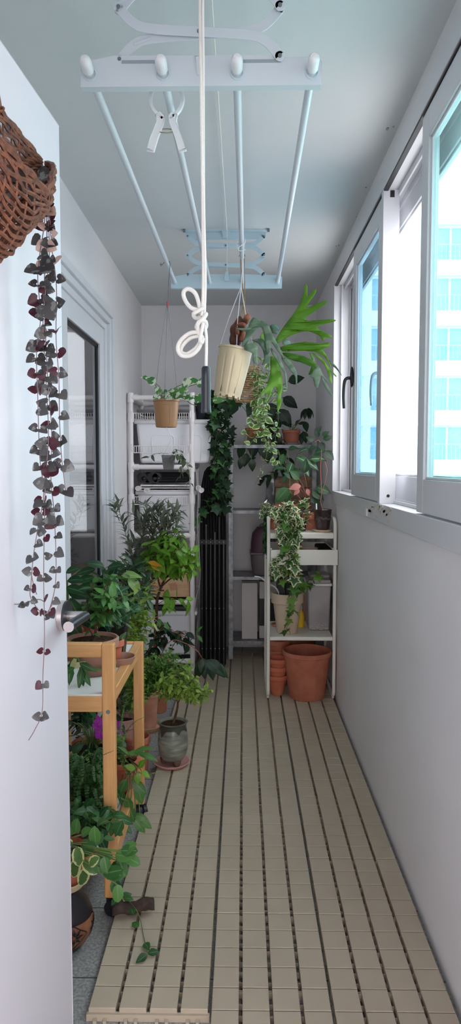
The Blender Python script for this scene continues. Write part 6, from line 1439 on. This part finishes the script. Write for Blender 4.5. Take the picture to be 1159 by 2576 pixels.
# olive tree
t, c, k0 = floorpot('olive_tree', 'tall thin olive tree with grey-green leaves in a pale clay pot', 345, 3.98, .07, .055, .26, M_PALEP)
sb, lb = B(), B()
def wand(l, Y, r, t0=.3, step=.012, L=.066, W=.0145):
    pts = smooth(v6(l, Y, .03), 6); sb.tube(pts, r, 6, rf=lambda u: 1 - .6 * u); leaves_along(lb, pts, step, L, W, 'lance', t0=t0, pairs=True, droop=.0, spread=.7, up=.2, jl=.3); return pts
sb.tube(smooth([k0] + v6([(348, 1580), (352, 1500), (362, 1440)], 3.96), 5), .008, 8, rf=lambda u: 1 - .3 * u)
for l in ([(352, 1500), (335, 1400), (318, 1350), (303, 1300), (296, 1262)], [(300, 1310), (290, 1285), (282, 1262)], [(362, 1440), (372, 1380), (395, 1310), (405, 1262)], [(362, 1440), (385, 1390), (410, 1340), (435, 1300), (450, 1280)], [(395, 1320), (375, 1290), (360, 1265)], [(380, 1350), (360, 1320), (340, 1300), (335, 1290)], [(400, 1330), (425, 1310), (445, 1300)],
          [(355, 1450), (350, 1400), (356, 1350), (368, 1320)], [(385, 1350), (410, 1300), (425, 1270)], [(372, 1360), (385, 1310), (382, 1275)], [(405, 1340), (430, 1335), (452, 1320)], [(352, 1470), (335, 1430), (330, 1390), (342, 1360)], [(352, 1480), (360, 1430), (340, 1400)], [(352, 1490), (372, 1440), (368, 1400)], [(365, 1430), (390, 1420), (420, 1415), (450, 1405)], [(352, 1500), (330, 1460), (320, 1430)], [(362, 1440), (345, 1420), (325, 1415)], [(350, 1500), (375, 1470), (385, 1440)], [(390, 1380), (405, 1330), (400, 1290), (392, 1268)], [(400, 1360), (428, 1320), (440, 1275)], [(380, 1390), (400, 1360), (430, 1350), (456, 1350)], [(370, 1400), (358, 1360), (372, 1300)], [(385, 1370), (378, 1330), (360, 1300)], [(352, 1440), (335, 1410), (312, 1395)]):
    wand(l, 3.9, .0024)
sb.o('stems', M_BARKG, t); lb.o('foliage', G_OLIVE, t)
# dark long-leaved shrub in front of the sliding door
t, c, k0 = floorpot('bay_tree', 'dark green long-leaved shrub in front of the sliding door behind the trolley', 308, 3.45, .072, .056, .20, M_PINKP)
sb, lb = B(), B(); stt = a6(318, 1560, 3.45); sb.tube(smooth([k0, stt], 5), .007, 8)
shrub(sb, lb, k0.lerp(stt, .6), stt, a6(322, 1475, 3.4), (.125, .1, .13), 34, .026, .085, .026, 'lance', r=.004, t0=.35, jl=.3)
for a, l in enumerate(((325, 1432), (318, 1440), (335, 1425))):
    for i in range(7): q = i * .9; lb.leaf(a6(l[0], l[1], 3.38), (math.cos(q), -.2, math.sin(q) * .5 + .15), (0, -.5, 1), .085, .02, 'lance', .15, .4)
sb.o('stems', M_BARK, t); lb.o('foliage', G_DEEP, t)
# broad leaved avocado-like seedling with the pale leaf
t, c, k0 = floorpot('avocado_plant', 'broad-leaved seedling with one pale arching leaf among the dark shrub', 338, 3.70, .06, .048, .18, M_TERRA2)
sb, lb, l2 = B(), B(), B(); stt = a6(322, 1470, 3.36); sb.tube(smooth([k0, k0.lerp(stt, .5) + V((.01, -.05, 0)), stt], 4), .004, 7)
for (x, y, L_, dx, dz, g) in ((306, 1448, .10, .7, .2, 2), (322, 1452, .11, .75, -.7, 2), (300, 1455, .08, -.8, -.2, 1), (312, 1478, .1, -.3, -.8, 1), (338, 1480, .1, .5, -.7, 1), (345, 1500, .09, .7, -.6, 1), (330, 1500, .09, -.2, -.9, 1), (290, 1470, .08, -.6, -.5, 1)):
    e = a6(x, y, 3.3); sb.tube(smooth([stt, e], 3), .0018, 5); (l2 if g == 2 else lb).leaf(e, (dx, -.3, dz), (0, -.7, .8), L_, L_ * .46, 'ovate', .2, .45)
sb.o('stems', M_STEM, t); lb.o('foliage', G_DEEP, t); l2.o('pale_foliage', leafmat('pale_new_leaf', (118, 158, 76), (146, 178, 104), veins=(176, 200, 140)), t, label='pale new leaves')
# jasmine-like light green scrambler
t, c, k0 = floorpot('jasmine', 'light green wispy shrub with loose stems right behind the trolley corner', 345, 3.16, .055, .045, .16, M_TERRA)
sb, lb, l2 = B(), B(), B()
for l in ([(330, 1640), (345, 1570), (352, 1520), (345, 1480)], [(335, 1640), (352, 1560), (376, 1530)], [(330, 1640), (325, 1560), (318, 1500)], [(340, 1640), (350, 1580), (372, 1490), (378, 1470)], [(332, 1640), (335, 1580), (322, 1545), (312, 1530)], [(345, 1640), (365, 1575), (390, 1555)], [(338, 1640), (340, 1560), (335, 1520)], [(340, 1640), (360, 1600), (365, 1570), (350, 1540)]):
    pts = smooth([k0] + v6(l, 3.08, .04), 5); sb.tube(pts, .002, 6, rf=lambda u: 1 - .5 * u); leaves_along(lb, pts, .016, .05, .017, 'lance', t0=.35, pairs=True, droop=.15)
for l in ([(330, 1640), (328, 1600), (335, 1570)], [(322, 1650), (318, 1610), (312, 1590)], [(330, 1650), (340, 1610), (338, 1580)]):
    pts = smooth(v6(l, 2.95, .03), 4); leaves_along(l2, pts, .004, .016, .012, 'round', t0=.0, pairs=True)
sb.o('stems', M_BARKG, t); lb.o('foliage', G_LIME, t); l2.o('fine_foliage', G_LIME, t)
# dark lobed vine leaning out to the right
t, c, k0 = floorpot('zz_plant', 'dark leathery-leaved plant reaching out sideways over the deck', 370, 3.66, .06, .046, .20, M_TERRA2, sauc=(.086, .03, mat('sand_saucer', (206, 166, 132), .7), 'sand coloured clay saucer on the tiles between the trolley leg and the celadon pot'))
sb, lb, l2 = B(), B(), B()
for l in ([(385, 1640), (392, 1580), (410, 1570)], [(390, 1620), (412, 1575), (440, 1590), (470, 1605)], [(392, 1600), (430, 1590), (455, 1600), (478, 1630)], [(385, 1640), (400, 1600), (415, 1600)], [(450, 1600), (475, 1595), (490, 1605)], [(395, 1600), (385, 1580), (392, 1560)]):
    pts = smooth([k0] + v6(l, 3.62, .02), 5); sb.tube(pts, .0022, 6); leaves_along(lb, pts, .02, .06, .032, 'ovate', t0=.4, droop=.4, curl=.4)
pts = smooth([k0] + v6([(420, 1620), (470, 1620), (498, 1640), (512, 1665)], 3.6), 5); sb.tube(pts, .0022, 6)
for (x, y, L_, dx, dz) in ((510, 1655, .11, .1, -.8), (512, 1662, .11, -.5, -.9), (520, 1660, .13, .8, -.5), (535, 1670, .11, .85, -.5), (525, 1665, .1, .3, -.9)): lb.leaf(a6(x, y, 3.58), (dx, -.4, dz), (0, -.7, .8), L_, L_ * .5, 'ovate', .2, .3)
for (x, y, dx, dz) in ((493, 1592, .4, .6), (496, 1598, .7, -.7), (412, 1565, .6, -.7), (404, 1558, -.2, -.9)): l2.leaf(a6(x, y, 3.58), (dx, -.2, dz), (0, -.7, .8), .05, .02, 'ovate', .2, .3)
pts = smooth(v6([(300, 1595), (330, 1580), (375, 1558), (405, 1550)], 3.3), 5); sb.tube(pts, .0018, 6)
sb.o('stems', M_BARKR, t); lb.o('foliage', G_DARK, t); l2.o('young_foliage', G_MID, t)
# feathery asparagus fern mass
t, c, k0 = floorpot('asparagus_fern', 'feathery fine-leaved green fern bushing out past the trolley back leg', 372, 3.36, .062, .05, .18, M_PALEP, x=-.575)
sb, lb = B(), B()
for (cx, cy, rx, rz, nb) in ((385, 1680, .12, .10, 70), (425, 1665, .10, .07, 40), (350, 1720, .07, .07, 26)):
    ce = a6(cx, cy, 3.33)
    for i in range(nb):
        d = jit(1).normalized() * R.uniform(.4, 1); e = ce + V((d.x * rx, d.y * .1, d.z * rz)); pts = branch(sb, k0 + jit(.02), e, .0014, sag=.06, n=4, sides=4)
        leaves_along(lb, pts, .0075, .017, .007, 'tiny', t0=.4, pairs=True, droop=.0, jl=.4)
sb.o('stems', M_STEM, t); lb.o('foliage', G_FERNL, t)
# plain neighbours whose pots show between the trolley legs
t, c, k0 = floorpot('potted_rosemary', 'needle-leaved herb in a wide pink pot seen between the trolley legs', 306, 3.20, .078, .06, .235, M_PINKP, rim=.04)
sb, lb = B(), B(); shrub(sb, lb, k0, k0 + UP * .05, k0 + UP * .1, (.09, .09, .08), 24, .008, .022, .004, 'tiny', r=.002, t0=.2); sb.o('stems', M_BARKG, t); lb.o('foliage', G_FERN, t)
t, c, k0 = floorpot('potted_mint', 'dark mint-like herb in a terracotta pot next to the wide pink pot', 342, 3.47, .065, .05, .24, M_TERRA2, rim=.035, x=-.545 + .0)
sb, lb = B(), B(); shrub(sb, lb, k0, k0 + UP * .06, k0 + UP * .1, (.08, .08, .08), 20, .014, .034, .02, 'ovate', r=.002, t0=.2, pairs=True); sb.o('stems', M_STEM, t); lb.o('foliage', G_DEEP, t)
t, c, k0 = floorpot('potted_coffee', 'broad glossy plant in a terracotta pot close under the sliding door', 250, 2.98, .06, .05, .2, M_TERRA, x=-.655)
sb, lb = B(), B(); shrub(sb, lb, k0, k0 + UP * .1, k0 + UP * .22, (.07, .1, .14), 14, .035, .08, .04, 'ovate', r=.003, t0=.3); sb.o('stems', M_STEM, t); lb.o('foliage', G_DEEP, t)
# bonsai in the celadon pot
c = a6(432, 1935, 3.155); c.z = .0015
saucer(c, .079, .016, mat('pink_clay_saucer', (204, 152, 146), .6), 'dusty pink saucer under the celadon bonsai pot at the deck edge')
c = c + UP * .0075 + V((.006, .0, 0)); t = thing('bonsai_tree', 'small yellow-green bonsai in a grey celadon footed pot on a pink saucer', 'potted plant', c)
M_CEL = None
m, nt, p = newmat('celadon_glaze'); L = nt.links.new
tc = N(nt, 'ShaderNodeTexCoord'); mp_ = N(nt, 'ShaderNodeMapping'); mp_.inputs['Scale'].default_value = (14, 14, 60); L(tc.outputs['Object'], mp_.inputs[0]); nz = N(nt, 'ShaderNodeTexNoise', Scale=1.0, Detail=6); L(mp_.outputs[0], nz.inputs['Vector'])
cr_ = N(nt, 'ShaderNodeValToRGB'); e = cr_.color_ramp.elements; e[0].position = .3; e[0].color = lin((84, 88, 78)); e[1].position = .7; e[1].color = lin((156, 158, 144)); L(nz.outputs[0], cr_.inputs[0]); L(cr_.outputs[0], p.inputs['Base Color']); p.inputs['Roughness'].default_value = .3; M_CEL = m
M_CELD = mat('dark_glaze_run', (74, 62, 56), .25, col2=(60, 74, 66), nscale=30)
hb_ = a6(435, 1812, 3.17).z - c.z; z0 = .018
pr_ = [(.03, z0), (.045, z0 + .002), (.056, z0 + .016), (.0655, z0 + .05), (.068, z0 + .08), (.0655, z0 + .115), (.06, hb_ - .032), (.0575, hb_ - .02), (.060, hb_ - .006), (.0655, hb_ - .002), (.0655, hb_), (.059, hb_ + .001), (.055, hb_ - .008), (.055, hb_ - .03), (.001, hb_ - .032)]
pb = B().lathe(c, pr_, 56).o('pot', M_CEL, t)
n = 56; vs = []; fs = []
def pr_r(z):
    for (a, za), (b_, zb) in zip(pr_, pr_[1:11]):
        if za <= z <= zb and zb > za: return a + (b_ - a) * (z - za) / (zb - za)
    return .06
for i in range(n):
    a = 2 * PI * i / n; drop = .026 + .016 * max(0, math.sin(a * 5 + .6)) ** 3 + .014 * max(0, math.sin(a * 3 + 2.2)) ** 4
    for k in range(6): z = hb_ - .0005 - drop * k / 5; vs.append((c.x + (pr_r(z) + .0011) * math.cos(a), c.y + (pr_r(z) + .0011) * math.sin(a), c.z + z))
for i in range(n):
    j = (i + 1) % n
    for k in range(5): fs.append((i * 6 + k, i * 6 + k + 1, j * 6 + k + 1, j * 6 + k))
B().add(vs, fs).o('glaze_run', M_CELD, pb)
for k in range(3):
    a = -PI / 2 + .5 + k * 2 * PI / 3; q = c + V((.041 * math.cos(a), .041 * math.sin(a), 0))
    B().lathe(q, [(.007, 0), (.012, .001), (.0165, .012), (.018, .024), (.001, .03)], 18).o('foot', mat('brown_glaze_foot', (104, 84, 68), .4), t)
B().lathe(c + UP * (hb_ - .012), [(.001, .004), (.055, 0)], 24).o('soil', M_SOIL, t)
sb, lb = B(), B(); k0 = c + UP * (hb_ - .012)
trk = smooth([k0] + v6([(444, 1790), (447, 1770), (445, 1740)], 3.17), 5); sb.tube(trk, .0058, 8, rf=lambda u: 1 - .35 * u)
sb.tube(smooth(v6([(446, 1772), (455, 1750), (462, 1730)], 3.17), 4), .0035, 7)
for (cx, cy, rx, rz, nb) in ((448, 1718, .105, .055, 40), (500, 1742, .07, .035, 18), (455, 1680, .06, .03, 10), (405, 1730, .05, .03, 10)):
    shrub(sb, lb, trk[6], trk[-1], a6(cx, cy, 3.14), (rx, .08, rz), int(nb * .8), .012, .029, .014, 'ovate', r=.002, t0=.35, jl=.35, pairs=True, sag=.05)
sb.o('stems', M_BARK, t); lb.o('foliage', G_LIME, t)
# ------------------------------------------------------------------ light
wd = bpy.data.worlds.new('sky'); sc.world = wd; wd.use_nodes = True
nt = wd.node_tree; bg = nt.nodes['Background']
tc = N(nt, 'ShaderNodeTexCoord'); sx = N(nt, 'ShaderNodeSeparateXYZ'); nt.links.new(tc.outputs['Generated'], sx.inputs[0])
cr = N(nt, 'ShaderNodeValToRGB'); nt.links.new(sx.outputs[2], cr.inputs[0])
e = cr.color_ramp.elements; e[0].position = .0; e[0].color = (.66, .64, .63, 1); e[1].position = .45; e[1].color = (1.0, .96, .95, 1)
el = cr.color_ramp.elements.new(.04); el.color = (.92, .88, .87, 1)
nt.links.new(cr.outputs[0], bg.inputs['Color']); bg.inputs['Strength'].default_value = 6.0
sc.view_settings.view_transform = 'Standard'; sc.view_settings.look = 'None'; sc.view_settings.gamma = 1; sc.view_settings.use_curve_mapping = False
sc.view_settings.exposure = 0.2
sc.cycles.max_bounces = 12; sc.cycles.diffuse_bounces = 6; sc.cycles.transparent_max_bounces = 24
sc.cycles.use_denoising = True
